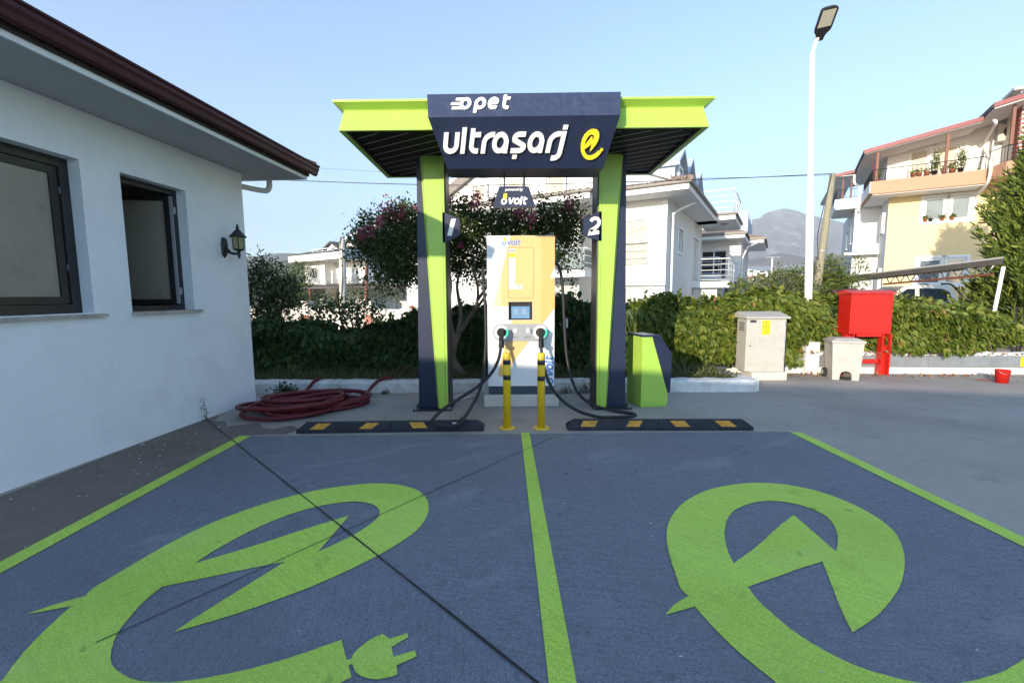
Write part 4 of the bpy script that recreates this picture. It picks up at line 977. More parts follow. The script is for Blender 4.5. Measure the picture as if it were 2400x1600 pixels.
for sx in (-1, 1):
    mb = MB(); mb.tube([(sx*.19,.12,.075),(sx*.235,.12,.075)], .075, 18); wh = mb.build('wheel', 'tyre', pb)
    mb = MB(); mb.tube([(sx*.236,.12,.075),(sx*.240,.12,.075)], .04, 14); mb.build('hub', 'plastic_grey', wh)
# red cabinet
rc = thing('red_cabinet', 'bright red steel cabinet raised on a red frame in front of the ivy', 'cabinet', (6.09, 7.43, 0), rad(-4))
mb = MB(); mb.box(-.335,.335,0,.32,.705,1.375,.005); mb.build('cabinet_body', 'red_paint', rc)
mb = MB(); mb.box(-.315,.315,-.012,-.001,.725,1.36,.003); dr = mb.build('door', 'red_paint', rc)
mb = MB(); mb.prismx([(-.035,1.377),(-.035,1.40),(.16,1.445),(.355,1.40),(.355,1.377)], -.365, .365); mb.build('cabinet_roof', 'red_paint', rc)
mb = MB(); mb.box(-.30,-.27,-.018,-.0125,1.0,1.08,.004); mb.build('handle', 'red_paint', dr)
for zz in (.80, 1.24): MB().box(.300,.318,-.022,-.0125,zz,zz+.07,.003).build('hinge', 'red_paint', dr)
MB().box(-.294,-.276,-.021,-.0182,1.03,1.05).build('keyhole', 'print_dark', dr)
for sx in (-.30, .30):
    mb = MB(); mb.prismz([(sx-.075,.02),(sx-.055,.02),(sx-.055,.11),(sx+.055,.11),(sx+.055,.02),(sx+.075,.02),(sx+.075,.13),(sx-.075,.13)], .005, .703); mb.build('leg', 'red_paint', rc)
MB().box(-.20,.20,.046,.09,.20,.27).build('cross_bar', 'red_paint', rc); MB().box(-.20,.20,.01,.028,.66,.714).build('cross_bar', 'red_paint', rc)
# street lamp
lb = P(*z8(800, 735), 7.64)
lamp = wthing('street_lamp', 'tall slender white lamp post with black flat LED head', 'street lamp', (lb.x, 7.64, 0))
mb = MB(); mb.box(lb.x-.115, lb.x+.115, 7.60, 7.612, 0, .56); mb.box(lb.x-.115, lb.x-.10, 7.613, 7.72, 0, .56); mb.box(lb.x+.02, lb.x+.10, 7.58, 7.599, .0, .56); mb.build('base_post', 'pole_white', lamp)
p0 = P(1855, 800, 7.70); p1 = P(1861, 454, 7.72); p2 = P(1866, 122, 7.75)
mb = MB(); mb.tube([Vector((p0.x, 7.70, .1)), p0.lerp(p1, .5), p1, p1+(p2-p1).normalized()*.02, p2], [.062,.062,.062,.046,.04], 16); mb.build('pole', 'pole_white', lamp)
p3 = P(1878, 86, 7.62); mb = MB(); mb.tube([p2-(p2-p1)*.005, p2.lerp(p3,.15), p3], [.038,.03,.028], 12); mb.build('arm', 'pole_white', lamp)
e0, e1 = P(1884, 82, 7.60), P(1908, 14, 7.25); ax = (e1-e0); al = ax.length; ax.normalize(); sd_ = Vector((1,0,0))-ax*ax.x; sd_.normalize(); up_ = sd_.cross(ax)
if up_.z < 0: up_ = -up_
out = [(-.10,.055),(.0,.06),(.06,.075),(.13,.115),(.20,.125),(.62,.125),(.66,.11),(.68,.06)]
def hd(s, w, h): return e0+ax*(s-.02)*(al/.68)+sd_*w+up_*h
ol = [(s, -w) for s, w in out]+[(s, w) for s, w in out[::-1]]; k = len(ol); mb = MB()
mb.add([hd(s,w,-.02) for s, w in ol]+[hd(s,w*.9,.03) for s, w in ol], [tuple(range(k)), tuple(range(2*k-1,k-1,-1))]+[(i,(i+1) % k,(i+1) % k+k,i+k) for i in range(k)]); hdm = mb.build('lamp_head', 'black_metal', lamp)
mb = MB(); mb.add([hd(.24,-.095,-.0215), hd(.24,.095,-.0215), hd(.64,.095,-.0215), hd(.64,-.095,-.0215)], [(0,1,2,3)]); mb.build('lamp_lens', 'lamp_lens', hdm)
# bucket
bk = wthing('paint_bucket', 'small red paint bucket standing on the yard concrete', 'bucket', (7.65, 6.75, 0))
mb = MB(); mb.lathe([(.0,.003),(.075,.003),(.088,.19),(.092,.195),(.092,.205),(.084,.205),(.074,.02),(.0,.02)], (7.65,6.75,0), 24); mb.build('pail', 'red_paint', bk)
mb = MB(); mb.tube([Vector((7.65+.093*math.cos(t), 6.75-.02-.06*math.sin(t), .19-.05*math.sin(t))) for t in np.linspace(0, math.pi, 14)], .003, 6); mb.build('handle', 'metal_grey', bk)
mb = MB(); c = G(2262, 872, .004)
mb.add([(c.x+random.uniform(.10,.16)*math.cos(t), c.y+random.uniform(.05,.09)*math.sin(t), .004) for t in np.linspace(0, 2*math.pi, 13)[:-1]], [tuple(range(12))]); tag(mb.build('paint_spill', 'red_paint'), kind='structure')
# railing at the far right
rl = wthing('railing', 'black iron railing on the low wall right of the ivy', 'railing', (8.9, 7.5, .37))
for i in range(9):
    p = WA+wd*(4.72+i*.125)+wn_*.09; mb = MB(); mb.tube([p+Vector((0,0,.37)), p+Vector((0,0,1.15))], .010, 8); mb.build('baluster', 'black_metal', rl)
for zz in (.45, 1.12):
    a, b = WA+wd*.2+wn_*.09, WB+wn_*.09; mb = MB(); mb.bar(a+Vector((0,0,zz)), b+Vector((0,0,zz)), .03, .012); mb.build('rail', 'black_metal', rl)

# ================================================================== hedges
def hedge(name, label, x0, x1, yfun, zb, zt, dens, m, leaf=(.06,.15), depth=.42, dry=.01, group='ivy hedges along the yard boundary'):
    t = wthing(name, label, 'hedge', ((x0+x1)/2, yfun((x0+x1)/2)+depth/2, 0), group)
    n = int((x1-x0)*dens*1.5); x = np.random.uniform(x0, x1, n)
    lump = .05*np.sin(x*3.1)+.06*np.sin(x*1.3+1)+.035*np.sin(x*7.3)
    zt_ = np.array([zt(a) for a in x])+lump*.9; zb_ = np.array([zb(a) for a in x]); y0 = np.array([yfun(a) for a in x])+.10*np.sin(x*2.3+.7)
    th = np.random.rand(n); side = np.random.rand(n)
    y = np.empty(n); z = np.empty(n); dx = np.random.normal(0, .5, n); dy = np.empty(n); dz = np.empty(n)
    fr = side < .62; tp = (side >= .62) & (side < .86); bkk = side >= .86
    h = zt_-zb_
    z[fr] = zb_[fr]+h[fr]*th[fr]**.85; bul = .09*np.sin(z*6+x*2.2)+.07*np.sin(x*4.1-z*3)
    y[fr] = y0[fr]+bul[fr]+np.abs(np.random.normal(0, .07, fr.sum()))+.16*np.clip((th[fr]-.85)/.15, 0, 1)**2
    dy[fr] = -.75; dz[fr] = np.random.uniform(-1.3, .0, fr.sum())
    y[tp] = y0[tp]+.1+depth*th[tp]; z[tp] = zt_[tp]-.04+np.random.normal(.0, .045, tp.sum())-.1*(2*th[tp]-1)**4; dy[tp] = np.random.normal(-.3, .5, tp.sum()); dz[tp] = np.random.uniform(-.2, .9, tp.sum())
    y[bkk] = y0[bkk]+depth+.1+np.random.normal(0, .05, bkk.sum()); z[bkk] = zb_[bkk]+h[bkk]*th[bkk]; dy[bkk] = .6; dz[bkk] = -.3
    pts = np.stack([x, y, z], 1); dirs = np.stack([dx, dy, dz], 1)+np.random.normal(0, .25, (n, 3))
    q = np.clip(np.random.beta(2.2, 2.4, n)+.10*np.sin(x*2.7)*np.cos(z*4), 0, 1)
    leaf_cloud('foliage', pts, dirs, np.random.uniform(*leaf, n), m, t, .66, .16, q, droop=.15, nrm=np.stack([np.zeros(n), np.where(bkk, 1., np.where(tp, -.4, -1.)), np.where(tp, 1., .55)], 1))
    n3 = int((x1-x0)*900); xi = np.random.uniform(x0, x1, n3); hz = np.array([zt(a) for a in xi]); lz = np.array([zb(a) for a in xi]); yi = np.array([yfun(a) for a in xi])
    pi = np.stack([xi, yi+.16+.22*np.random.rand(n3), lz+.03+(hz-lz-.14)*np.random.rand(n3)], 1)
    leaf_cloud('inner_foliage', pi, rdir(n3), np.random.uniform(.11,.17,n3), 'leaf_vine_shade', t, .75, .12, np.random.rand(n3)*.5)
    SPT, SDR = [], []
    for k in range(int((x1-x0)*5)):
        xx = random.uniform(x0, x1); b0 = np.array([xx, yfun(xx)+random.uniform(.02,.4), zt(xx)-.05]); hh = random.uniform(.08,.26); ln = random.uniform(-.15,.15); mm = int(6+hh*40); tt = np.random.rand(mm)
        SPT.append(b0+np.stack([ln*tt, -.1*tt*random.random(), hh*tt], 1)+np.random.normal(0,.012,(mm,3))); SDR.append(rdir(mm,.2))
    SPT = np.concatenate(SPT); leaf_cloud('shoots', SPT, np.concatenate(SDR), np.random.uniform(.05,.09,len(SPT)), m, t, .6, .2, np.random.beta(3,2,len(SPT)))
    nd = int(n*dry)
    if nd: i = np.random.choice(n, nd); leaf_cloud('dry_leaves', pts[i]-np.array([0,.03,0]), dirs[i], np.random.uniform(.05,.09,nd), 'dry_leaf', t, .6, .3)
    mb = MB()
    for k in range(int((x1-x0)*9)):
        xx = random.uniform(x0, x1); yy = yfun(xx)+random.uniform(.14,.34); zz = zb(xx); pth = [Vector((xx,yy,max(.14,zz-.1)))]
        for _ in range(5): pth.append(pth[-1]+Vector((random.uniform(-.12,.12), random.uniform(-.05,.05), (zt(xx)-zz)/5*random.uniform(.7,1.05))))
        mb.tube(pth, [.012,.011,.009,.007,.006,.004], 5, False)
    st = mb.build('stems', 'bark', t); st['kind'] = 'stuff'
    return t
hedge('ivy_hedge', 'dark shaded ivy hedge between the hut and the flowering tree', -4.9, -1.28, lambda x: 7.45+.03*x, lambda x: .24+.05*math.sin(x*3), lambda x: .86+.17*max(0, (x+2.6))**1.0, 1700, 'leaf_vine_shade')
hedge('ivy_hedge', 'dark shaded leafy ivy hedge behind the charging cabinet, under the tree', -1.3, 2.10, lambda x: 7.50, lambda x: .22+.05*math.sin(x*3), lambda x: 1.20+.06*math.sin(x*2), 1700, 'leaf_vine_shade')
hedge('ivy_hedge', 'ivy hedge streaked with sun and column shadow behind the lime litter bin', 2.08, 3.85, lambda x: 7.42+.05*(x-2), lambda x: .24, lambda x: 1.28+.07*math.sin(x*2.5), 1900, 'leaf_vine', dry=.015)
hedge('ivy_hedge', 'sunlit ivy hedge behind the grey electrical cabinet and lamp post', 3.83, 5.75, lambda x: 7.64-.05*(x-3.8)+.2*max(0, min(1, (x-5.4)*4)), lambda x: .40-.25*max(0, min(1, (x-4.55)*3))*max(0, min(1, (5.35-x)*3)), lambda x: 1.33+.05*math.sin(x*2.1), 1900, 'leaf_vine', dry=.02)
hedge('ivy_hedge', 'sunlit ivy hedge right of the red cabinet, over the long duct', 5.73, 8.75, lambda x: 7.52-.05*(x-5.7)+.30*math.exp(-((x-6.05)/.42)**4), lambda x: .42+.3*max(0, (x-8.2)), lambda x: 1.27-.17*max(0, x-6.9)+.05*math.sin(x*2.6)-.35*max(0, x-8.3), 1900, 'leaf_vine', dry=.02)
# trailing vine over the wall top, dead leaves
n = 260; xs_ = np.random.uniform(4.6, 9.4, n); pts = np.stack([xs_, 7.72-.075*(xs_-3.95)-.06-np.random.rand(n)*.1, np.random.choice([.385,.012], n, p=[.45,.55])], 1); pts[:, 1] -= (pts[:, 2] < .1)*np.random.rand(n)*.15
tag(leaf_cloud('fallen_leaves', pts, rdir(n), np.random.uniform(.03,.07,n), 'dry_leaf', None, .6, .3), 'dry brown leaves scattered along the low white wall', 'leaves', kind='stuff')

# ================================================================== flowering tree
tree = wthing('flowering_tree', 'multi-stemmed flowering tree with pink blossom behind the charging cabinet', 'tree', (-.72, 7.02, .15))
def limb(pts, r0, r1, name='limb', parent=None, m='bark'):
    q = catmull(pts, 6); mb = MB(); mb.tube(q, [r0+(r1-r0)*i/(len(q)-1) for i in range(len(q))], 9); return mb.build(name, m, parent)
tr = limb([(-.72,7.02,.10),P(1037,825,7.0),P(1042,790,6.98),P(1052,765,6.98)], .085, .06, 'trunk', tree)
B_ = lambda x, y, d=7.0: P(x, y, d)
limbs = [[(1045,780),(1035,740),(1030,700),(1036,650),(1024,600),(1010,560)], [(1050,768),(1058,735),(1056,700),(1050,655),(1062,600),(1070,540),(1068,500)], [(1050,770),(1075,735),(1092,705),(1098,670),(1090,620),(1085,560)],
         [(1080,728),(1108,690),(1130,660),(1165,620),(1200,580)], [(1096,690),(1120,655),(1150,600),(1180,540),(1190,500)], [(1030,690),(1005,640),(970,590),(930,560),(890,540)], [(1040,720),(990,660),(940,620),(900,600),(860,575)], [(1150,640),(1210,600),(1260,560),(1300,530)]]
for i, l in enumerate(limbs): limb([B_(x, y, 7.0+.16*math.sin(i*2.2)*j/3+.1*j*math.cos(i*1.3)) for j, (x, y) in enumerate(l)], .038 if i < 3 else .026, .006, 'limb', tree)
lobes = [(895,545,.62,.52,2600),(855,570,.40,.35,1100),(935,590,.55,.46,2000),(900,620,.42,.34,1100),(985,560,.6,.5,2200),(1040,520,.5,.45,1900),(1060,590,.48,.40,1300),(1105,520,.52,.42,1900),(1160,545,.6,.42,2100),(1215,530,.5,.40,1700),(1265,520,.48,.42,1600),(1290,560,.34,.36,900),(1300,500,.28,.28,600),(1120,620,.42,.26,600),(940,500,.42,.30,800),(1185,590,.42,.25,700)]
PT, DR = [], []
for cx, cy, rx, rz, n in lobes:
    c = P(cx, cy, 7.05+random.uniform(-.25,.35)); nb = int(n*1.45)//45
    ctr = np.random.normal(size=(nb, 3)); ctr /= np.linalg.norm(ctr, axis=1, keepdims=True); ctr *= (np.random.rand(nb, 1)**.45); ctr *= np.array([rx, .62, rz]); ctr += np.array(c)
    p = np.repeat(ctr, 45, 0)+np.random.normal(0, .075, (nb*45, 3)); PT.append(p); d = rdir(nb*45); d += (p-np.array(c))*.9; DR.append(d)
# upright shoots
for sx, sy, n in ((1068,455,60),(1100,470,70),(1185,440,45),(1238,440,60),(1248,470,70),(1300,480,70),(1325,495,45),(845,485,40),(900,475,60),(870,500,50),(1326,560,60),(1310,610,50),(955,470,40),(1285,640,40)):
    c = P(sx, sy, 7.0); k = np.random.rand(n); p = np.array(c)+np.stack([np.random.normal(0,.035,n)+.05*k*(1 if sx > 1100 else -1), np.random.normal(0,.04,n), -.45*k], 1); PT.append(p); DR.append(rdir(n, .2))
PT = np.concatenate(PT); DR = np.concatenate(DR)
leaf_cloud('crown', PT, DR, np.random.uniform(.035,.068,len(PT)), 'leaf_myrtle', tree, .55, .2, np.clip(np.random.beta(2,2.6,len(PT))+.22*np.clip((PT[:,2]-2.6),-.5,.6)*0,0,1))
for i, (bx_, by_, s) in enumerate(((888,478,.16),(925,488,.15),(905,492,.10),(832,545,.12),(850,530,.10),(872,512,.09),(1095,448,.13),(1090,470,.12),(1140,462,.11),(1156,468,.09),(1195,492,.12),(1222,500,.13),(1305,462,.11),(1303,478,.08),(1033,462,.09),(1322,492,.07),(1345,505,.07),(958,480,.07),(1060,565,.05),(1120,585,.05))):
    c = P(bx_, by_, 6.75+.1*math.sin(i)); n = int(620*s); p = np.array(c)+np.random.normal(0, 1, (n, 3))*np.array([s*.36, s*.34, s*.44])
    leaf_cloud('blossom', p, rdir(n), np.random.uniform(.022,.042,n), 'blossom', tree, .9, .4, np.clip(np.random.rand(n)*(.5+.5*(i % 3)/2), 0, 1), kind=None)

# shrub beside the hut -------------------------------------------------------
def shrub(name, label, cat, base, lobes, m, leaf, width=.4, group=None, stems=6, up=.3, spread=.10):
    t = wthing(name, label, cat, base, group); PT, DR = [], []
    for c, r, n in lobes:
        nb = max(1, n//30); v = np.random.normal(size=(nb,3)); v /= np.linalg.norm(v, axis=1, keepdims=True); ctr = np.array(c)+v*np.random.rand(nb,1)**.4*np.array(r)
        p = np.repeat(ctr, 30, 0)+np.random.normal(0, spread, (nb*30,3)); PT.append(p); DR.append(rdir(nb*30, up)+(p-np.array(c))*.8)
    PT = np.concatenate(PT); DR = np.concatenate(DR); leaf_cloud('crown', PT, DR, np.random.uniform(*leaf, len(PT)), m, t, width, .2)
    mb = MB()
    for k in range(stems):
        c, r, n = lobes[k % len(lobes)]; e = Vector(c)+Vector((random.uniform(-.4,.4)*r[0], random.uniform(-.4,.4)*r[1], r[2]*.5)); b = Vector(base)+Vector((random.uniform(-.06,.06), random.uniform(-.06,.06), 0))
        mb.tube(catmull([b, b.lerp(e,.5)+Vector((random.uniform(-.08,.08),0,.05)), e], 4), [.03,.028,.026,.024,.02,.016,.012,.009,.006][:9], 6, False)
    mb.build('trunk', 'bark', t); return t
c = P(620, 680, 8.3)
shrub('laurel_shrub', 'dark glossy evergreen shrub rising behind the hut corner', 'shrub', (c.x, 8.3, .0), [(P(598,690,8.2),(.5,.4,.55),1500),(P(640,665,8.3),(.42,.35,.38),900),(P(592,640,8.2),(.35,.3,.3),700),(P(620,730,8.2),(.6,.4,.3),900),(P(600,608,8.2),(.10,.1,.16),120),(P(660,680,8.3),(.2,.2,.2),250)], 'leaf_laurel', (.06,.12), .3)
c = P(810, 720, 8.0)
shrub('tall_ivy_shoots', 'loose leafy shoots rising above the shaded hedge', 'shrub', (c.x, 8.0, .1), [(P(770,708,7.9),(.35,.2,.14),260),(P(812,712,7.9),(.30,.2,.16),260),(P(850,712,7.9),(.20,.2,.10),160),(P(720,725,7.9),(.3,.2,.10),160)], 'leaf_vine_shade', (.05,.09), .6)
# weeds along kerb
for i, (px, py, s, lab) in enumerate(((672,888,.19,'leafy dark green weed growing at the white kerb near the hut'),(790,890,.12,'low green weed at the kerb beside the red hose end'),(765,895,.08,'tiny green weed at the kerb between the hose ends'),(1345,888,.16,'grassy weed at the kerb between the charging cabinet and column 2'),(1300,895,.10,'small weed at the kerb right of the charging cabinet'),(878,897,.07,'small green tuft at the kerb by the hose end'))):
    c = G(px, py+12, 0); c.y = 6.27; n = int(900*s); p = np.array(c)+np.abs(np.random.normal(0,1,(n,3)))*np.array([0,0,s*.38])+np.random.normal(0,1,(n,3))*np.array([s*.5,s*.16,.0]); p[:,1] -= .02
    o = leaf_cloud('weed', p, rdir(n,.5), np.random.uniform(.03,.06,n)*(1.2 if i == 0 else 1), 'leaf_laurel' if i == 0 else 'grass', None, .5 if i == 0 else .2, .2, kind=None); tag(o, lab, 'weed', 'weeds along the white kerb')
c = G(474, 966, 0); wd_t = wthing('wall_weed', 'thin upright weed at the foot of the hut wall', 'weed', (c.x, c.y, 0))
mb = MB(); mb.tube([c, c+Vector((.01,0,.12)), c+Vector((-.02,0,.27))], [.004,.003,.0015], 5); mb.build('stem', 'bark', wd_t)
n = 60; kz = np.random.rand(n); p = np.array(c)+np.stack([np.random.normal(0,.012,n)-.02*kz, np.random.normal(0,.012,n), .27*kz**1.5], 1)
leaf_cloud('leaves', p, rdir(n,.4), np.random.uniform(.015,.04,n), 'grass', wd_t, .3, .2, kind=None)

# ================================================================== conifer, mid trees
cf = wthing('conifer', 'large green cypress with upswept feathery sprays beside the yellow house', 'conifer', (13.2, 11.2, -.5))
mb = MB(); mb.tube([(13.2,11.2,-.6),(13.15,11.2,2),(13.1,11.2,4.8)], [.16,.11,.03], 10); mb.build('trunk', 'bark', cf)
PT, DR, SZ = [], [], []
for k in range(2600):
    z = random.uniform(.35, 5.6); rmax = 1.35*min(1, (6.2-z)/3.4)*(.80+.35*max(0, 1-(z-.3)/1.6)); a = random.uniform(0, 2*math.pi); rr_ = rmax*(.40+.60*random.random()**.5)*(1+.22*math.sin(3*a+z*2.2)+.12*math.sin(7*a-z*4))
    b = np.array([13.85+rr_*math.cos(a), 11.2+rr_*math.sin(a)*.9, z]); ax_ = np.array([math.cos(a)*.75, math.sin(a)*.75, .75+.3*random.random()]); ax_ /= np.linalg.norm(ax_)
    n = 26; t = np.random.rand(n); Ls = random.uniform(.35,.85)
    p = b+np.outer(t*Ls, ax_)+np.random.normal(0,.035,(n,3))*(1.15-t)[:,None]; PT.append(p); DR.append(np.tile(ax_,(n,1))+np.random.normal(0,.33,(n,3))); SZ.append(np.random.uniform(.10,.22,n))
PT = np.concatenate(PT); leaf_cloud('crown', PT, np.concatenate(DR), np.concatenate(SZ), 'leaf_conifer', cf, .24, .1)
def zm(x, y): return ((1700+x*.15303)/1.020408, (480+y*.15303)/1.020408)
def orb(px, d, r, n): return (P(*px, d), r, n)
shrub('leafy_bush', 'bushy yellow-green garden tree left of the lamp post behind the ivy', 'bush', (9.0,14.5,-.9), [orb(zm(930,1190),14.5,(.9,.8,.42),1300),orb(zm(1090,1230),14.3,(.9,.8,.42),1200),orb(zm(790,1240),14.6,(.6,.6,.4),600),orb(zm(1180,1300),14,(.9,.7,.45),900),orb(zm(930,1100),14.5,(.3,.3,.2),150)], 'leaf_peach', (.07,.14), .35)
shrub('leafy_bush', 'pale brownish shrub in front of the small cream outbuilding', 'bush', (7.9,13.5,-.9), [orb(zm(800,1270),13.5,(.7,.5,.5),700),orb(zm(650,1330),13.3,(.5,.4,.35),400)], 'leaf_olive', (.05,.09), .35)
shrub('leafy_bush', 'green shrub at the corner of the blue-grey house', 'bush', (6.9,14.0,-.9), [orb(zm(430,1320),14,(.75,.5,.5),700),orb(zm(380,1220),14.2,(.35,.3,.3),250)], 'leaf_peach', (.06,.11), .4)
shrub('peach_tree', 'drooping light green fruit tree by the leaning wooden pole', 'tree', (10.3,12.6,-.9), [orb(zm(1640,1200),12.5,(.85,.7,.85),1500),orb(zm(1560,1100),12.5,(.5,.5,.6),700),orb(zm(1690,1330),12.3,(.8,.6,.5),900),orb(zm(1600,980),12.6,(.35,.3,.35),250),orb((1915,640),12.4,(.55,.5,.35),450)], 'leaf_peach', (.08,.17), .22, up=-.2)

# ================================================================== wooden pole and wires
wp = wthing('utility_pole', 'leaning weathered wooden utility pole by the fruit tree', 'utility pole', (9.75, 12.4, -.5))
a, b = P(1871, 700, 12.4), P(1913, 398, 12.2); mb = MB(); a0 = a+(a-b)*.35; mb.tube([a0, a, a.lerp(b,.5), b], [.115,.108,.09,.07], 14); mb.build('pole', 'wood_pole', wp)
mb = MB(); c = a.lerp(b,.42); mb.tube([c-(b-a)*.006, c+(b-a)*.006], .100, 14); mb.build('band', 'metal_grey', wp)
mb = MB(); q = a.lerp(b,.60); mb.tube(catmull([b+Vector((-.1,-.1,-.05)), q+Vector((-.19,-.1,.3)), q+Vector((-.26,-.1,-.25)), a.lerp(b,.35)+Vector((-.15,-.12,0))], 8), .012, 6); mb.build('drop_wire', 'wire', wp)
def wire(name, pts, r, lab): mb = MB(); mb.tube(catmull(pts, 10), r, 6); tag(mb.build(name, 'wire'), lab, 'cable')
wire('overhead_cable', [P(1912,399,12.2), P(1600,413,11.5), P(1200,424,11.2), P(960,424,11.4), P(640,413,12.5), P(300,395,15)], .010, 'thick dark overhead cable from the wooden pole past the canopy')
wire('overhead_cable', [P(1912,402,12.2), P(1640,409,14), P(1200,413,17), P(700,385,22), P(300,370,30)], .006, 'thin upper overhead cable strung behind the canopy')
wire('overhead_cable', [P(788,540,46), P(700,592,30), P(570,599,20), P(420,600,15)], .012, 'thin cable running from the concrete pole behind the hut')
# ================================================================== houses
def lbox(name, m, parent, *a, bev=0): return MB().box(*a, bev).build(name, m, parent)
def hwin(parent, x0, x1, z0, z1, y=0.0, d=.10, fr=.06, cols=2, pane='pane', trim=.09, side=None, sill=True, frm='house_trim'):
    """window in an opening at plane y (front) or plane x=side; trim surround proud of the wall, panes recessed"""
    if side is None: M = lambda a, b, c: (a, y+b, c)
    else: M = lambda a, b, c: (side-b, a, c)
    def b3(mb, a0, a1, b0, b1, c0, c1):
        vs = [M(a, b, c) for c in (c0, c1) for a, b in ((a0,b0),(a1,b0),(a1,b1),(a0,b1))]; mb.add(vs, [(3,2,1,0),(4,5,6,7),(0,1,5,4),(1,2,6,5),(2,3,7,6),(3,0,4,7)])
    mb = MB(); b3(mb,x0,x0+fr,d-.05,d,z0,z1); b3(mb,x1-fr,x1,d-.05,d,z0,z1); b3(mb,x0+fr,x1-fr,d-.05,d,z0,z0+fr); b3(mb,x0+fr,x1-fr,d-.05,d,z1-fr,z1)
    for k in range(1, cols):
        xc = x0+(x1-x0)*k/cols; b3(mb, xc-fr*.6, xc+fr*.6, d-.048, d, z0+fr, z1-fr)
    w = mb.build('window', frm, parent)
    for k in range(cols):
        a0 = x0+(x1-x0)*k/cols+fr*.6; a1 = x0+(x1-x0)*(k+1)/cols-fr*.6; mb = MB(); b3(mb, max(a0,x0+fr), min(a1,x1-fr), d-.02, d-.012, z0+fr, z1-fr); mb.build('pane', pane, w)
    if trim:
        mb = MB(); b3(mb,x0-trim,x0,-.025,.03,z0-trim,z1+trim); b3(mb,x1,x1+trim,-.025,.03,z0-trim,z1+trim); b3(mb,x0,x1,-.025,.03,z1,z1+trim); b3(mb,x0,x1,-.04 if sill else -.025,.03,z0-trim,z0); mb.build('surround', 'house_trim', w)
    return w
def rails(parent, pts, z0, z1, nbar, m='rail_white', r=.018, posts=True, vert=0):
    """railing along polyline pts (x,y): top rail, horizontal bars, posts"""
    for a, b in zip(pts[:-1], pts[1:]):
        for k in range(nbar+1):
            z = z0+(z1-z0)*k/max(nbar,1) if nbar else z1
            if k == 0 and nbar: z = z0+.06
            mb = MB(); mb.tube([(a[0],a[1],z), (b[0],b[1],z)], r*(1.3 if k == nbar else .7), 6); mb.build('rail', m, parent)
        L_ = math.hypot(b[0]-a[0], b[1]-a[1]); n = max(1, int(L_/.9)) if posts else 1
        for k in range(n+1):
            t = k/n; mb = MB(); x, y = a[0]+(b[0]-a[0])*t, a[1]+(b[1]-a[1])*t; mb.tube([(x,y,z0),(x,y,z1)], r, 6); mb.build('rail_post', m, parent)
        if vert:
            n = int(L_/vert)
            for k in range(1, n):
                t = k/n; mb = MB(); x, y = a[0]+(b[0]-a[0])*t, a[1]+(b[1]-a[1])*t; mb.tube([(x,y,z0+.05),(x,y,z1)], r*.6, 5); mb.build('baluster', m, parent)
F_ = lambda x, d, z: Vector((x, d, z))
S_ = lambda y, d, z: Vector((0-d, y, z))
# ---- central white house
h1 = thing('white_house', 'large white house with hipped tile eaves and gable behind the charging canopy', 'house', (4.733, 13.5, -.9), rad(-31))
Z = .9
mb = MB()
RW = [(-1.35,-.53,2.22+Z,3.62+Z)]; wall_panel(mb, -1.6, 0, 1.70+Z, 4.36+Z, RW, .16, F_)
wall_panel(mb, -1.6, -.02, 0, 1.70+Z, [(-1.30,-.45,.2+Z,1.62+Z)], .16, lambda x, d, z: Vector((x, .12+d, z)))
mb.add([(-1.6,0,1.70+Z),(0,0,1.70+Z),(0,.12,1.70+Z),(-1.6,.12,1.70+Z)], [(3,2,1,0)])
SW = [(1.92,2.72,2.80+Z,3.55+Z),(4.9,6.4,1.9+Z,3.58+Z)]; wall_panel(mb, 0, 7.2, 0, 4.36+Z, SW, .16, S_)
mb.add([(-1.6,0,0),(-1.6,2,0),(-1.6,2,4.36+Z),(-1.6,0,4.36+Z)], [(0,1,2,3)])
wall_panel(mb, -10.4, -2.75, 0, 4.36+Z, [(-4.9,-2.95,.2+Z,1.72+Z),(-4.7,-3.1,2.2+Z,3.9+Z),(-8.6,-7.2,2.3+Z,3.7+Z),(-8.6,-7.2,.3+Z,1.6+Z)], .16, F_)
mb.add([(-2.75,0,0),(-2.75,2,0),(-2.75,2,4.36+Z),(-2.75,0,4.36+Z)], [(0,1,2,3)]); mb.add([(-2.75,2,0),(-1.6,2,0),(-1.6,2,4.36+Z),(-2.75,2,4.36+Z)], [(0,1,2,3)])
mb.add([(-10.4,0,0),(-10.4,9,0),(-10.4,9,4.36+Z),(-10.4,0,4.36+Z)], [(3,2,1,0)])
mb.build('wall', 'house_white', h1)
hwin(h1, -1.35,-.53, 2.22+Z,3.62+Z, 0, cols=1, pane='blind'); hwin(h1, -1.30,-.45, .2+Z,1.62+Z, .12, cols=2, pane='curtain', sill=False)
hwin(h1, -4.9,-2.95,.2+Z,1.72+Z,0,cols=2,pane='curtain',sill=False); hwin(h1,-4.7,-3.1,2.2+Z,3.9+Z,0,cols=2,pane='pane_grey',sill=False); hwin(h1,-8.6,-7.2,2.3+Z,3.7+Z,0,cols=2,pane='blind'); hwin(h1,-8.6,-7.2,.3+Z,1.6+Z,0,cols=2,pane='curtain')
hwin(h1, 1.92,2.72,2.80+Z,3.55+Z, side=0, cols=1, pane='pane_grey'); hwin(h1, 4.9,6.4,1.9+Z,3.58+Z, side=0, cols=2, pane='curtain', sill=False)
rails(h1, [(-1.36,-.03),(-.52,-.03)], 2.26+Z, 2.95+Z, 3, 'metal_grey', .012)
for k in range(14):                                        # corner quoins
    for (xa, xb, ya, yb) in ((-.16 if k % 2 else -.12, .012, -.014, .10), ):
        lbox('quoin', 'house_trim', h1, xa, xb, ya, yb, 1.72+Z+k*.187, 1.72+Z+k*.187+.182)
for k in range(24): lbox('quoin', 'house_trim', h1, -10.42, -10.25+(.06 if k % 2 else 0), -.014, .10, .3+k*.2, .3+k*.2+.19)
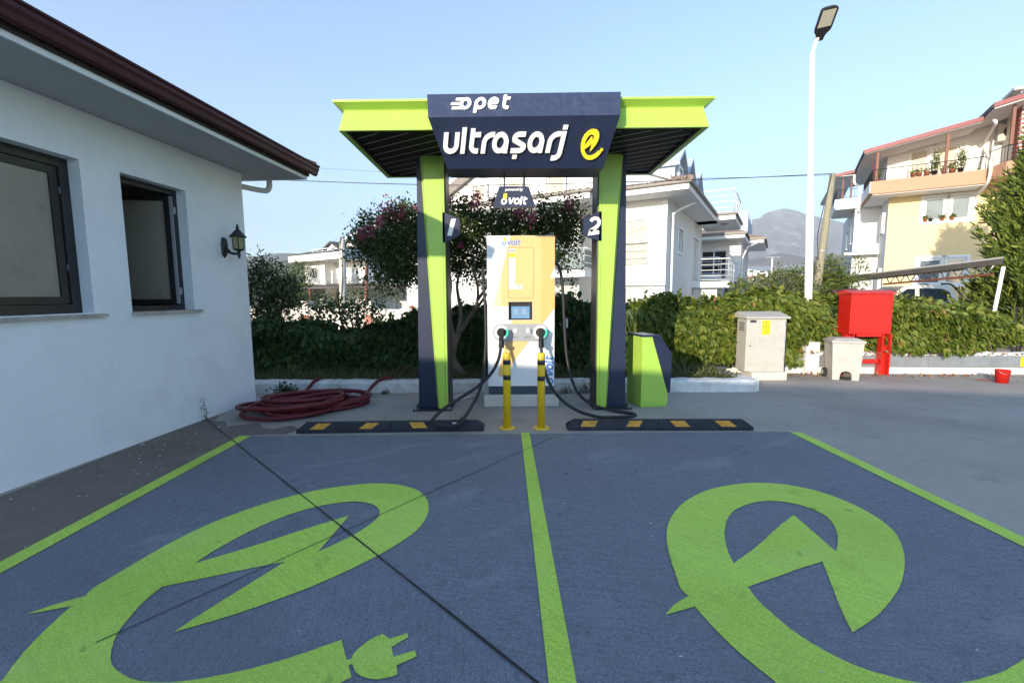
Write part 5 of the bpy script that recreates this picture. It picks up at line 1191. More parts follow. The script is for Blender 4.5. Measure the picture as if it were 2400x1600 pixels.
for k in range(3): lbox('string_course', 'house_trim', h1, -1.6+.001*k, .02, -.03, .0, 1.66+Z, 1.72+Z) if k == 0 else None
def eave(x0, x1, y0, y1, z, hgt=.17, gut=(True, True)):
    lbox('eave_slab', 'house_trim', h1, x0, x1, y0, y1, z, z+hgt)
    mb = MB(); mb.box(x0-.03, x1+.09, y0-.09, y0, z+hgt-.02, z+hgt+.075, .02); mb.build('gutter', 'gutter_tan', h1)
    mb = MB(); mb.box(x1, x1+.09, y0, y1, z+hgt-.02, z+hgt+.075, .02); mb.build('gutter', 'gutter_tan', h1)
eave(-1.78, .74, -.9, 6.2, 4.21+Z); eave(-11.0, -2.06, -.95, 3.0, 4.27+Z, .19)
mb = MB()
roof_plane(mb, (-1.75,-.9), (.78,-.9), (-1.75,1.5), (-.35,1.5), 4.46+Z, 5.05+Z, F_, 12, 5)
roof_plane(mb, (.78,-.9), (.78,6.2), (-.35,1.5), (-.35,6.2), 4.46+Z, 5.05+Z, F_, 30, 4)
roof_plane(mb, (-11,-.95), (-2.03,-.95), (-11,1.5), (-3.1,1.5), 4.54+Z, 5.08+Z, F_, 40, 5); roof_plane(mb, (-2.03,-.95), (-2.03,2), (-3.1,1.5), (-3.1,2), 4.54+Z, 5.08+Z, F_, 12, 4)
mb.build('tiled_roof', 'roof_tile', h1)
mb = MB()
for i in range(9):
    t = i/9; mb.tube([Vector((.78-1.13*t, -.9+2.4*t, 4.49+Z+.59*t)), Vector((.78-1.13*(t+.12), -.9+2.4*(t+.12), 4.52+Z+.59*(t+.12)))], [.075,.06], 8)
mb.build('ridge_tiles', 'roof_tile', h1)
# attic gable
mb = MB(); gpoly = [(-10.0,4.5+Z),(-.45,4.5+Z),(-.45,5.0+Z),(-5.9,7.2+Z),(-10.0,5.1+Z)]
mb.prism(gpoly, 1.5, 8.5); mb.build('attic', 'house_white', h1)
for a, b in (((-.1,4.93+Z),(-5.9,7.33+Z)), ((-10.4,4.98+Z),(-5.9,7.33+Z))):
    mb = MB(); mb.bar((a[0],1.15,a[1]), (b[0],1.15,b[1]), .7, .13, (0,1,0)) if False else mb.add([(a[0],.85,a[1]),(b[0],.85,b[1]),(b[0],8.6,b[1]),(a[0],8.6,a[1]),(a[0],.85,a[1]+.16),(b[0],.85,b[1]+.16),(b[0],8.6,b[1]+.16),(a[0],8.6,a[1]+.16)], [(3,2,1,0),(4,5,6,7),(0,1,5,4),(1,2,6,5),(2,3,7,6),(3,0,4,7)]); mb.build('verge', 'house_trim', h1)
for x0, x1 in ((-7.95,-7.35),(-6.35,-5.75),(-4.65,-3.95)): hwin(h1, x0, x1, 4.95+Z, 5.75+Z, 1.38, d=.11, cols=1, pane='blind')
lbox('pilaster', 'house_trim', h1, -6.95, -6.7, 1.42, 1.5, 4.5+Z, 6.6+Z)
# dormers along the right-hand slope
for k, (y0, ap) in enumerate(((1.05,5.92),(2.75,6.05),(4.75,6.0))):
    w_ = 1.5; mb = MB(); mb.prismx([(y0,4.9+Z),(y0+w_,4.9+Z),(y0+w_,5.45+Z),(y0+w_/2,ap+Z-.06),(y0,5.40+Z)], -2.5, -.02); dm = mb.build('dormer', 'gable_shade_blue', h1)
    for s in (-1, 1):
        e = (y0+w_/2+s*(w_/2+.12), 5.40+Z-.04); a = (y0+w_/2, ap+Z+.04); mb = MB()
        mb.add([(-2.6,e[0],e[1]),(.14,e[0],e[1]),(.14,a[0],a[1]),(-2.6,a[0],a[1]),(-2.6,e[0],e[1]+.10),(.14,e[0],e[1]+.10),(.14,a[0],a[1]+.10),(-2.6,a[0],a[1]+.10)], [(0,1,2,3),(7,6,5,4),(0,4,5,1),(1,5,6,2),(2,6,7,3),(3,7,4,0)]); mb.build('dormer_roof', 'gable_shade_blue', dm)
    hwin(h1, y0+.42, y0+1.08, 4.98+Z, 5.45+Z, side=.02, d=.02, fr=.05, cols=1, pane='pane', trim=.05)
# terrace roof over the side balcony
lbox('terrace_slab', 'house_trim', h1, .0, 1.42, 5.3, 8.6, 4.21+Z, 4.40+Z)
mb = MB(); mb.box(.74, 1.50, 5.22, 5.30, 4.38+Z, 4.46+Z, .02); mb.box(1.42, 1.50, 5.30, 8.6, 4.38+Z, 4.46+Z, .02); mb.build('gutter', 'gutter_tan', h1)
rails(h1, [(.1,5.4),(1.36,5.4),(1.36,8.5)], 4.46+Z, 5.36+Z, 4)
mb = MB(); mb.lathe([(.16,0),(.13,-.04),(0,-.05)], (.95,6.4,4.21+Z), 14); mb.build('ceiling_lamp', 'pane_grey', h1)
# side balcony
lbox('balcony_slab', 'house_trim', h1, .0, 1.35, 4.9, 7.4, 1.62+Z, 1.86+Z); rails(h1, [(.05,4.95),(1.30,4.95),(1.30,7.35)], 1.86+Z, 2.72+Z, 4, posts=True)
for k in range(5): 
    mb = MB(); mb.tube([(1.30,5.2+.16*k,1.9+Z),(1.30,5.2+.16*k,2.7+Z)], .012, 5); mb.build('baluster', 'rail_white', h1)
mb = MB(); mb.tube(catmull([(.72,1.2,4.35+Z),(.62,1.1,4.2+Z),(.2,.75,3.95+Z),(.06,.62,3.8+Z),(.06,.6,3.5+Z),(.06,.6,.2+Z)], 4), .045, 8); mb.build('downpipe', 'house_trim', h1)
lbox('wall_panel', 'house_white', h1, .01, .9, 5.2, 7.2, 0, 1.6+Z)
# front balcony
lbox('balcony_slab', 'house_trim', h1, -6.9, -2.15, -1.05, -.02, 1.93+Z, 2.14+Z); rails(h1, [(-6.85,-1.0),(-2.2,-1.0),(-2.2,-.03)], 2.14+Z, 2.80+Z, 3)
for x0, x1 in ((-3.15,-2.24),(-4.08,-3.2),(-5.0,-4.12),(-5.95,-5.05)): lbox('glass_panel', 'pane_grey', h1, x0, x1, -1.012, -1.004, 2.19+Z, 2.74+Z)
lbox('glass_panel', 'pane_grey', h1, -2.206, -2.196, -.94, -.08, 2.19+Z, 2.74+Z)

# ---- second white house
h2 = thing('white_house', 'blue-grey shaded white house with dark glazed porch and low tiled roof', 'house', (12.41, 24.0, -.9), rad(-31))
mb = MB(); wall_panel(mb, -7, 0, 0, 4.28+Z, [(-1.95,-.66,2.15+Z,3.72+Z)], .16, F_); wall_panel(mb, 0, 7.3, 0, 4.28+Z, [(1.2,1.9,2.7+Z,3.75+Z),(3.9,4.6,2.6+Z,3.6+Z),(1.4,2.6,.3+Z,1.5+Z)], .16, S_)
mb.add([(0,7.3,0),(-7,7.3,0),(-7,7.3,4.28+Z),(0,7.3,4.28+Z)], [(0,1,2,3)]); mb.build('wall', 'house_white', h2)
hwin(h2, -1.95,-.66,2.15+Z,3.72+Z, cols=2, pane='pane_dark', sill=False); hwin(h2, 1.2,1.9,2.7+Z,3.75+Z, side=0, cols=1); hwin(h2, 3.9,4.6,2.6+Z,3.6+Z, side=0, cols=1); hwin(h2, 1.4,2.6,.3+Z,1.5+Z, side=0, cols=1)
for k in range(13): lbox('quoin', 'house_trim', h2, -.26 if k % 2 else -.20, .014, -.014, .12, .2+Z+k*.31, .2+Z+k*.31+.30)
lbox('eave_slab', 'house_trim', h2, -8, .22, -1.2, 2.0, 4.20+Z, 4.42+Z); lbox('eave_slab', 'house_trim', h2, -1.5, 1.0, 2.01, 7.9, 4.20+Z, 4.42+Z)
lbox('gutter', 'gutter_tan', h2, -8, .32, -1.31, -1.2, 4.38+Z, 4.50+Z); lbox('gutter', 'gutter_tan', h2, .22, 1.10, 1.9, 2.0, 4.38+Z, 4.50+Z); lbox('gutter', 'gutter_tan', h2, 1.0, 1.12, 2.0, 7.9, 4.38+Z, 4.50+Z)
mb = MB(); roof_plane(mb, (-8,-1.2), (.3,-1.2), (-8,2.2), (-.9,2.2), 4.48+Z, 5.15+Z, F_, 30, 5); roof_plane(mb, (.3,-1.2),(.3,2.0),(-.9,2.2),(-.9,3), 4.48+Z, 5.15+Z, F_, 12, 4); roof_plane(mb, (.2,1.95),(1.1,1.95),(-.9,3.2),(-.3,3.6), 4.48+Z, 5.0+Z, F_, 6, 4); roof_plane(mb, (1.1,1.95),(1.1,7.9),(-.3,3.6),(-.3,7.9), 4.48+Z, 5.0+Z, F_, 26, 4); mb.build('tiled_roof', 'roof_tile', h2)
for k in range(3):
    y0 = 3.2+1.9*k; mb = MB(); mb.prismx([(y0,4.6+Z),(y0+1.5,4.6+Z),(y0+1.5,5.6+Z),(y0+.75,6.35+Z),(y0,5.6+Z)], -3, .1); mb.build('dormer', 'gable_shade_blue', h2)
mb = MB(); mb.prism([(-7,4.5+Z),(-.9,4.5+Z),(-.9,5.2+Z),(-4,6.4+Z)], 2.2, 7); mb.build('attic', 'house_white', h2)
lbox('balcony_slab', 'house_trim', h2, -3.2, -.88, -1.2, -.02, 2.09+Z, 2.40+Z); rails(h2, [(-3.15,-1.15),(-.92,-1.15),(-.92,-.05)], 2.40+Z, 3.27+Z, 4, r=.022); rails(h2, [(-.9,-.35),(-.05,-.35)], 2.15+Z, 3.0+Z, 3, r=.018)
lbox('balcony_slab', 'house_trim', h2, -.86, .0, -.4, -.02, 2.0+Z, 2.12+Z)
pch = lbox('porch', 'frame_dark', h2, -2.3, -.10, -.9, -.02, 0, 2.0+Z)
for x0, x1, mt in ((-2.2,-1.75,'pane_dark'),(-1.65,-1.2,'pane'),(-1.1,-.62,'curtain'),(-.52,-.18,'pane')): lbox('porch_pane', mt, pch, x0, x1, -.915, -.902, .25+Z, 1.85+Z)
lbox('air_conditioner', 'cabinet_grey', h2, .02, .32, 5.6, 6.4, 1.35+Z, 1.95+Z)
mb = MB(); mb.tube([(.9,2.3,4.3+Z),(.25,1.0,3.9+Z),(.06,.6,3.3+Z),(.06,.6,0)], .05, 8); mb.build('downpipe', 'house_trim', h2)

# ---- yellow apartment house
rb = thing('yellow_house', 'yellow and white apartment house with peach balcony and dark red roof edge', 'house', (16.78, 20.0, -.9), rad(-33))
mb = MB(); wall_panel(mb, 0, 8, 0, 5.62+Z, [(1.16,1.88,4.37+Z,5.36+Z),(1.98,2.66,4.37+Z,5.36+Z),(1.12,1.94,1.72+Z,2.84+Z),(1.98,2.66,1.72+Z,2.84+Z)], .12, F_); mb.build('wall_front', 'house_yellow', rb)
mb = MB(); wall_panel(mb, 0, 2.2, 0, 5.62+Z, [(.7,1.05,4.1+Z,5.0+Z),(1.3,1.65,4.1+Z,5.0+Z),(.5,.85,1.5+Z,2.5+Z),(1.1,1.4,1.5+Z,2.5+Z)], .12, S_)
mb.v = [(x, y, z) for x, y, z in mb.v]; mb.f = [f[::-1] for f in mb.f]
wall_panel(mb, -1.0, 0, 0, 5.62+Z, [], .1, lambda x, d, z: Vector((x, 2.15+d, z)))
m2 = MB(); wall_panel(m2, 2.15, 9, 0, 5.62+Z, [(3.0,3.6,3.9+Z,4.9+Z),(5.2,5.9,3.8+Z,4.8+Z),(5.0,5.6,1.4+Z,2.4+Z)], .12, lambda y, d, z: Vector((-1.0+d, y, z))); mb.add(m2.v, m2.f)
mb.build('wall_side', 'house_white', rb)
for a in ((1.16,1.88,4.37+Z,5.36+Z),(1.98,2.66,4.37+Z,5.36+Z)): hwin(rb, *a, 0, d=.08, fr=.10, cols=1, pane='pane_grey', trim=.10)
for a in ((1.12,1.94,1.72+Z,2.84+Z),(1.98,2.66,1.72+Z,2.84+Z)): hwin(rb, *a, 0, d=.08, fr=.10, cols=1, pane='pane', trim=.10)
for y0, y1, z0, z1 in ((.7,1.05,4.1,5.0),(1.3,1.65,4.1,5.0),(.5,.85,1.5,2.5),(1.1,1.4,1.5,2.5)):
    lbox('pane', 'pane', rb, .06, .08, y0, y1, z0+Z, z1+Z); lbox('sill', 'house_trim', rb, -.05, .0, y0-.04, y1+.04, z0+Z-.05, z0+Z)
for y0, y1, z0, z1 in ((3.0,3.6,3.9,4.9),(5.2,5.9,3.8,4.8),(5.0,5.6,1.4,2.4)): lbox('pane', 'pane', rb, -.95, -.93, y0, y1, z0+Z, z1+Z); lbox('sill', 'house_trim', rb, -1.06, -1.0, y0-.04, y1+.04, z0+Z-.05, z0+Z)
lbox('door_hood', 'house_trim', rb, -1.35, -.02, 1.55, 2.14, 3.22+Z, 3.34+Z)
# balconies
mb = MB(); mb.prism([(-.80,5.62+Z),(-.72,5.55+Z),(2.70,5.55+Z),(2.70,6.07+Z),(-.80,6.07+Z)], -1.2, 2.0); bal = mb.build('balcony', 'house_peach', rb)
lbox('balcony_soffit', 'house_trim', rb, -.70, 2.70, -1.10, 2.0, 5.51+Z, 5.548+Z)
lbox('balcony', 'house_white', rb, -.825, -.803, -1.19, 2.0, 5.60+Z, 6.07+Z)
mb = MB(); mb.prismz([(2.72,-1.2),(3.0,-2.0),(8,-2.0),(8,0),(2.72,0)], 5.62+Z, 6.12+Z); mb.build('balcony', 'house_peach', rb)
mb = MB(); mb.prism([(-1.85,5.60+Z),(-1.80,5.50+Z),(-.85,5.50+Z),(-.85,6.0+Z),(-1.85,6.0+Z)], 2.02, 5.4); mb.build('balcony', 'house_white', rb)
rails(rb, [(-.75,1.9),(-.75,-1.12),(2.66,-1.12)], 6.07+Z, 6.56+Z, 1, 'black_metal', .012, vert=.14); rails(rb, [(2.74,-1.2),(3.02,-1.94),(4.6,-1.94)], 6.12+Z, 6.70+Z, 1, 'black_metal', .012, vert=.12); rails(rb, [(-1.8,7),(-1.8,2.08),(-.9,2.08)], 6.0+Z, 6.45+Z, 1, 'black_metal', .010, vert=.16)
# upper floor
mb = MB(); wall_panel(mb, -.1, 6, 6.05+Z, 7.55+Z, [(.66,1.28,6.5+Z,7.50+Z),(1.52,2.2,6.5+Z,7.52+Z)], .12, lambda x, d, z: Vector((x, .5+d, z))); mb.add([(-.1,.5,7.55+Z),(6,.5,7.55+Z),(6,.5,8.66+Z),(2.5,.5,8.0+Z),(2.45,.5,7.83+Z),(.85,.5,7.55+Z)][1:], [(0,1,2,3,4)]); mb.add([(-.1,.5,6.05+Z),(-.1,7,6.05+Z),(-.1,7,7.38+Z),(-.1,.5,7.38+Z)], [(3,2,1,0)]); mb.build('upper_wall', 'house_white', rb)
hwin(rb, .66,1.28,6.5+Z,7.50+Z, .5, cols=1, pane='blind', trim=.05); hwin(rb, 1.52,2.2,6.5+Z,7.52+Z, .5, cols=1, pane='blind', trim=.05)
for x, zt_ in ((1.53,7.62),(-.62,7.28)): lbox('veranda_post', 'brown_post', rb, x-.045, x+.045, -1.12, -1.03, 6.1+Z, zt_+Z)
lbox('veranda_post', 'brown_post', rb, 3.05, 3.14, -1.9, -1.8, 6.7+Z, 8.1+Z)
for x, y, z in ((-1.2,2.3,6.0),(-1.55,2.3,6.0)): lbox('veranda_post', 'brown_post', rb, x-.03, x+.03, y, y+.06, z+Z, 7.05+Z)
def roofslab(name, pts, y0, y1, th, m, lower):
    mb = MB(); n = len(pts); mb.add([(x, y0, z+Z) for x, z in pts]+[(x, y1, z+Z) for x, z in pts]+[(x, y0, z+Z+th) for x, z in pts]+[(x, y1, z+Z+th) for x, z in pts], sum([[(i, i+1, n+i+1, n+i), (2*n+i, 3*n+i, 3*n+i+1, 2*n+i+1), (i, 2*n+i, 2*n+i+1, i+1)] for i in range(n-1)], [])+[(0, n, 3*n, 2*n)]); return mb.build(name, m, rb)
roofslab('roof_soffit', [(-1.06,7.22),(2.45,7.84)], -1.22, 6, .05, 'soffit_white', 0); roofslab('roof_fascia', [(-1.10,7.24),(2.46,7.87)], -1.30, -1.225, .16, 'red_fascia', 0)
roofslab('roof_cover', [(-1.12,7.275),(2.46,7.895)], -1.22, 6, .13, 'roof_dark', 0)
roofslab('roof_soffit', [(2.50,7.98),(5.5,8.65)], -2.2, 6, .05, 'soffit_white', 0); roofslab('roof_fascia', [(2.46,8.02),(5.5,8.70)], -2.28, -2.205, .16, 'red_fascia', 0); roofslab('roof_cover', [(2.44,8.035),(5.5,8.715)], -2.2, 6, .13, 'roof_dark', 0)
mb = MB(); lr = [(-1.86,2.0),(-1.14,2.0),(-1.14,10.4),(-2.22,10.4)]
for nm, z0_, z1_, mt in (('roof_soffit',7.08,7.11,'soffit_white'),('roof_cover',7.112,7.23,'wood_dark')): mb = MB(); mb.prismz(lr, z0_+Z, z1_+Z); mb.build(nm, mt, rb)
roofslab('roof_fascia', [(-1.88,7.08),(-1.14,7.18)], 1.93, 1.995, .14, 'red_fascia', 0)
for pts in ([(2.72,-1.25,7.85+Z),(2.80,-1.2,7.7+Z),(2.95,.35,7.5+Z),(2.95,.42,7.2+Z),(2.76,-1.25,6.3+Z),(2.74,-1.26,5.6+Z),(2.73,-.08,5.2+Z),(2.73,-.08,4.5+Z)], [(-1.14,2.0,7.1+Z),(-1.12,1.98,6.7+Z),(-.90,1.96,6.4+Z),(-.88,1.96,5.3+Z)]):
    mb = MB(); mb.tube(catmull(pts, 5), .055, 8); mb.build('downpipe', 'house_trim', rb)
ac = lbox('air_conditioner', 'cabinet_grey', rb, 3.22, 3.95, .12, .48, 7.35+Z, 8.0+Z, bev=.02)
mb = MB(); mb.lathe([(.25,0),(.24,.02),(.05,.02),(.0,.03)], (0,0,0), 18); mb.build('fan_grille', 'tyre', ac, (3.62,.118,7.68+Z), (rad(90),0,0))
lbox('red_flag', 'red_paint', rb, -.66, -.64, -.9, .2, 6.35+Z, 7.0+Z)
# brick chimney breast: real bricks over a mortar core
core = lbox('chimney_breast', 'mortar', rb, 3.45, 5.2, -1.29, .4, 6.2+Z, 8.75+Z)
bme = MB().box(-.105, .105, -.012, .05, -.034, .034, .004).build('brick', 'brick', core, (0, 0, 0)).data; bpy.data.objects.remove([o for o in core.children][0])
row = 0; z = 6.24+Z
while z < 8.70+Z:
    for i in range(8):
        x = 3.56+i*.222+(.11 if row % 2 else 0)
        if x < 5.12: link('brick', bme, None, core, (x, -1.298, z))
    for i in range(2): link('brick', bme, None, core, (3.443, -1.15+i*.225+(.1 if row % 2 else 0), z), (0, 0, rad(-90)))
    row += 1; z += .082
lbox('chimney_cap', 'pale_concrete', rb, 3.35, 4.9, -.6, .6, 9.0+Z, 9.1+Z)
lbox('chimney_stack', 'house_white', rb, 3.6, 4.6, -.4, .4, 8.6+Z, 9.0+Z)
# pots
def pot(x, y, z, s, leafy, lab, dark=False, tall=0.0):
    M_ = rb.matrix_basis; w = Matrix.Translation(rb.location) @ Matrix.Rotation(rad(-33), 4, 'Z') @ Vector((x, y, z+Z)); t = wthing('flower_pot', lab, 'flower pot', tuple(w), 'pots on the yellow house')
    mb = MB(); mb.lathe([(0,0),(s*.7,0),(s,s*1.6),(s*1.06,s*1.6),(s*1.06,s*1.8),(s*.9,s*1.8),(0,s*1.7)], tuple(w), 12); mb.build('pot', 'black_metal' if dark else 'terracotta', t)
    if leafy:
        n = int(60+500*tall); p = np.array(w)+np.random.normal(0,1,(n,3))*np.array([s*.7,s*.7,s*.5+tall*.3])+np.array([0,0,s*2.3+tall*.5]); leaf_cloud('plant', p, rdir(n,.4), np.random.uniform(.05,.11,n), 'leaf_peach', t, .45, .2)
for x, tl, dk, lb_ in ((.58,0,0,'low clay-potted plant on the balcony, outermost of the row toward the red cloth'),(.76,0,0,'low clay-potted plant on the balcony, middle of the three clay pots'),(1.0,0,0,'low clay-potted plant on the balcony touching a tall dark-potted plant'),(1.22,.55,1,'tall leafy plant in a dark pot before the wide balcony blind'),(1.52,0,0,'low clay pot right at the foot of the balcony veranda post'),(1.76,.15,0,'bushy plant in a clay pot behind the veranda post'),(2.0,.55,1,'tall leafy plant in a dark pot between veranda post and downpipe')): pot(x, -1.0, 6.08, .10, True, lb_, dk, tl)
pot(-.55, -.6, 6.08, .10, True, 'potted plant at the red cloth end of the balcony', False, .25)
for x, dk, lf, lb_ in ((1.25,0,1,'small clay pot on the sill under the outer edge of the upper yellow wall window'),(1.42,1,0,'small empty black pot on the upper window sill of the yellow house'),(1.78,0,1,'small clay pot next to the mullion between the two upper windows'),(2.08,0,1,'lone small clay pot on the sill of the window nearer the cypress')): pot(x, -.02, 4.37, .075, lf, lb_, dk)

# ---- far left house
lh = thing('villa', 'cream villa with dormers, solar heaters and tiled porch beyond the shaded hedge', 'house', (-15.12, 45.0, -.9), rad(-36))
mb = MB(); wall_panel(mb, -9, -5.2, 0, 4.95+Z, [(-7.7,-6.65,3.25+Z,4.35+Z),(-7.5,-6.4,.5+Z,1.6+Z)], .18, F_); wall_panel(mb, -5.2, 0, 0, 4.95+Z, [(-2.7,-1.3,2.6+Z,4.3+Z)], .18, lambda x, d, z: Vector((x, 1.4+d, z)))
mb.add([(-5.2,0,0),(-5.2,1.4,0),(-5.2,1.4,4.95+Z),(-5.2,0,4.95+Z)], [(0,1,2,3)]); wall_panel(mb, 1.4, 12, 0, 6.0+Z, [(2.2,3.4,3.0+Z,4.2+Z),(3.9,5.1,3.0+Z,4.2+Z),(6.5,8.5,2.6+Z,4.2+Z)], .18, S_); mb.add([(-9,0,0),(-9,10,0),(-9,10,4.95+Z),(-9,0,4.95+Z)], [(3,2,1,0)]); mb.build('wall', 'house_white', lh)
hwin(lh,-7.7,-6.65,3.25+Z,4.35+Z,cols=2); hwin(lh,-7.5,-6.4,.5+Z,1.6+Z,cols=2); hwin(lh,-2.7,-1.3,2.6+Z,4.3+Z,1.4,cols=2,sill=False)
for a in ((2.2,3.4,3.0+Z,4.2+Z),(3.9,5.1,3.0+Z,4.2+Z),(6.5,8.5,2.6+Z,4.2+Z)): hwin(lh,*a,side=0,cols=2)
lbox('eave_band', 'house_trim', lh, -9.6, .0, -1.5, 2.2, 4.95+Z, 5.6+Z); lbox('eave_band', 'gable_shade_blue', lh, .01, .35, -1.5, 4.5, 4.95+Z, 6.0+Z)
mb = MB(); roof_plane(mb, (-9.8,-1.6),(.3,-1.6),(-6,3),(-1,3), 5.62+Z, 6.9+Z, F_, 40, 6); mb.build('roof', 'roof_dark', lh)
lbox('attic', 'house_white', lh, -1.2, .3, 1.5, 9, 4.95+Z, 6.6+Z)
for x0 in (-4.9, -1.9):
    mb = MB(); mb.prism([(x0,5.7+Z),(x0+2,5.7+Z),(x0+2,6.25+Z),(x0+1,6.75+Z),(x0,6.25+Z)], .2, 4); dm = mb.build('dormer', 'house_trim', lh)
    hwin(lh, x0+.55, x0+1.45, 5.85+Z, 6.35+Z, .18, d=.02, cols=3, trim=.05)
    for s in (-1, 1):
        mb = MB(); a = (x0+1, 6.80+Z); e = (x0+1+s*1.35, 6.12+Z); mb.add([(a[0],-.15,a[1]),(e[0],-.15,e[1]),(e[0],4,e[1]),(a[0],4,a[1]),(a[0],-.15,a[1]+.16),(e[0],-.15,e[1]+.16),(e[0],4,e[1]+.16),(a[0],4,a[1]+.16)], [(3,2,1,0),(4,5,6,7),(0,1,5,4),(1,2,6,5),(2,3,7,6),(3,0,4,7)]); mb.build('dormer_roof', 'roof_dark', dm)
rails(lh, [(-5.1,.1),(-.1,.1)], 2.62+Z, 3.55+Z, 1, 'metal_grey', .03, vert=.25); rails(lh, [(-5.2,-1.3),(-1.5,-1.3)], 5.62+Z, 6.05+Z, 2, 'rail_white', .03)
mb = MB(); mb.add([(-9.2,-2.6,2.2+Z),(.6,-2.6,2.2+Z),(.6,1.3,2.65+Z),(-9.2,0,2.6+Z),(-9.2,-2.6,2.05+Z),(.6,-2.6,2.05+Z),(.6,1.3,2.5+Z),(-9.2,0,2.45+Z)], [(0,1,2,3),(7,6,5,4),(0,4,5,1),(1,5,6,2),(2,6,7,3),(3,7,4,0)]); mb.build('porch_roof', 'roof_dark', lh)
mb = MB(); roof_plane(mb, (.6,-2.6),(4.5,6),(-.2,1.3),(.1,7), 2.05+Z, 2.7+Z, F_, 24, 4); mb.build('porch_tiles', 'roof_tile', lh)
lbox('porch_post', 'brown_post', lh, -4.2, -3.95, -2.5, -2.25, 0, 2.05+Z); lbox('porch_post', 'brown_post', lh, .2, .45, -2.5, -2.25, 0, 2.05+Z)
lbox('chimney', 'house_trim', lh, 1.2, 1.9, 1.8, 2.5, 5.5+Z, 7.2+Z); lbox('chimney_cap', 'clay', lh, 1.1, 2.0, 1.7, 2.6, 7.2+Z, 7.3+Z)
lbox('swing_frame', 'house_trim', lh, -3.9, -3.7, -.1, .0, 2.65+Z, 4.0+Z)
lbox('balcony', 'house_trim', lh, .0, 1.4, 6.5, 9, 4.6+Z, 5.1+Z); lbox('balcony', 'house_trim', lh, .0, 1.6, 4, 9, 2.5+Z, 2.95+Z)
for k, (x0, y0) in enumerate(((.2,1.0),(3.2,4.8))):
    hs_ = Vector((x0, y0, 0)); mb = MB(); 
    for j in range(4):
        a = .95*j; mb = MB(); mb.add([(x0+a,y0,7.35+Z),(x0+a+.9,y0,7.35+Z),(x0+a+.1,y0+1.6,8.25+Z),(x0+a-.8,y0+1.6,8.25+Z),(x0+a,y0,7.28+Z),(x0+a+.9,y0,7.28+Z),(x0+a+.1,y0+1.6,8.18+Z),(x0+a-.8,y0+1.6,8.18+Z)], [(0,1,2,3),(7,6,5,4),(0,4,5,1),(1,5,6,2),(2,6,7,3),(3,7,4,0)]); mb.build('solar_collector', 'solar_glass', lh)
    mb = MB(); mb.tube([(x0-.6,y0+1.8,8.45+Z),(x0+1.6,y0+1.8,8.45+Z)], .26, 14); mb.build('water_tank', 'house_trim', lh)
    for (sx, sy) in ((-.5,1.8),(.2,.2),(1.4,1.8),(3.2,.2)):
        mb = MB(); mb.tube([(x0+sx,y0+sy,5.8+Z),(x0+sx,y0+sy,7.6+Z)], .04, 6); mb.build('tank_stand', 'metal_grey', lh)
# boundary wall with pillars in front of the villa
bw_ = wthing('boundary_wall', 'long pale boundary wall with capped pillars in front of the cream villa', 'wall', (-13, 30, -.9))
a, b = P(590, 735, 33), P(945, 705, 27); a.z = b.z = -.9
mb = MB(); d_ = (b-a).normalized(); n_ = Vector((-d_.y, d_.x, 0)); mb.obox((a+b)/2+Vector((0,0,.72)), (b-a)/2+d_*3, n_*.12, (0,0,.72)); mb.build('masonry', 'pale_concrete', bw_)
for px in (724, 865, 938):
    t = ((P(px,700,30)-a).dot(d_)) if False else None
    c = a.lerp(b, (px-590)/(945-590)); mb = MB(); mb.obox(c+Vector((0,0,.92)), d_*.24, n_*.24, (0,0,.92)); mb.obox(c+Vector((0,0,1.89)), d_*.32, n_*.32, (0,0,.045)); mb.build('pillar', 'pale_concrete', bw_)
# concrete utility pole
cp = wthing('utility_pole', 'pale concrete utility pole in front of the cream villa', 'utility pole', (-11.5, 32, -.9))
a, b = P(788, 712, 33), P(786, 545, 33); mb = MB(); a.z = -.9; mb.tube([a, b], [.30,.20], 10); mb.build('pole', 'pale_concrete', cp); mb = MB(); mb.bar(b+Vector((-.2,0,-.3)), b+Vector((2.3,0,1.0)), .08, .08); mb.build('bracket', 'metal_grey', cp)
mb = MB(); mb.tube(catmull([b+Vector((0,-.25,0)), b+Vector((-.2,-.3,-.8)), b+Vector((.1,-.3,-1.2)), Vector((a.x,a.y-.3,1.0))], 6), .03, 6); mb.build('drop_wire', 'wire', cp)
op = wthing('wooden_post', 'thin brown wooden post beside the concrete pole', 'post', (-9, 30, -.9)); a, b = P(838, 715, 30), P(843, 610, 30); a.z = -.9; mb = MB(); mb.tube([a, b], [.13,.10], 8); mb.build('post', 'brown_post', op)
for i, (px, py, lab) in enumerate(((424/1.0,0,''),)): pass
for px, py, d, w, h, lab in ((416,0,0,0,0,''),): pass
def gate_post(px0, px1, py, d, lab):
    a, b = P(px0, py, d), P(px1, py, d); t = wthing('gate_post', lab, 'gate post', ((a.x+b.x)/2, d, -.6)); w = b.x-a.x
    lbox('shaft', 'pink_wall', t, a.x, b.x, d, d+w, -.6, a.z, bev=0); mb = MB(); c = Vector(((a.x+b.x)/2, d+w/2, 0)); k = w*.58
    mb.add([(c.x-k,c.y-k,a.z+.002),(c.x+k,c.y-k,a.z+.002),(c.x+k,c.y+k,a.z+.002),(c.x-k,c.y+k,a.z+.002),(c.x,c.y,a.z+w*.35)], [(0,1,4),(1,2,4),(2,3,4),(3,0,4),(3,2,1,0)]); mb.build('cap', 'clay', t)
gate_post(686, 708, 731, 16, 'stout pink rendered gate post with pyramid cap beyond the hedge')
gate_post(836, 851, 728, 17, 'slim pink gate post with clay cap beside the wooden post')
gate_post(938, 952, 705, 18, 'pink gate post behind the white handrail at the house corner')
hr = wthing('handrail', 'white metal handrail beyond the hedge at the white house corner', 'handrail', (-5, 16, -.5)); a, b = P(920, 711, 16), P(960, 708, 16)
mb = MB(); mb.tube([a, b], .03, 8); mb.build('rail', 'rail_white', hr)
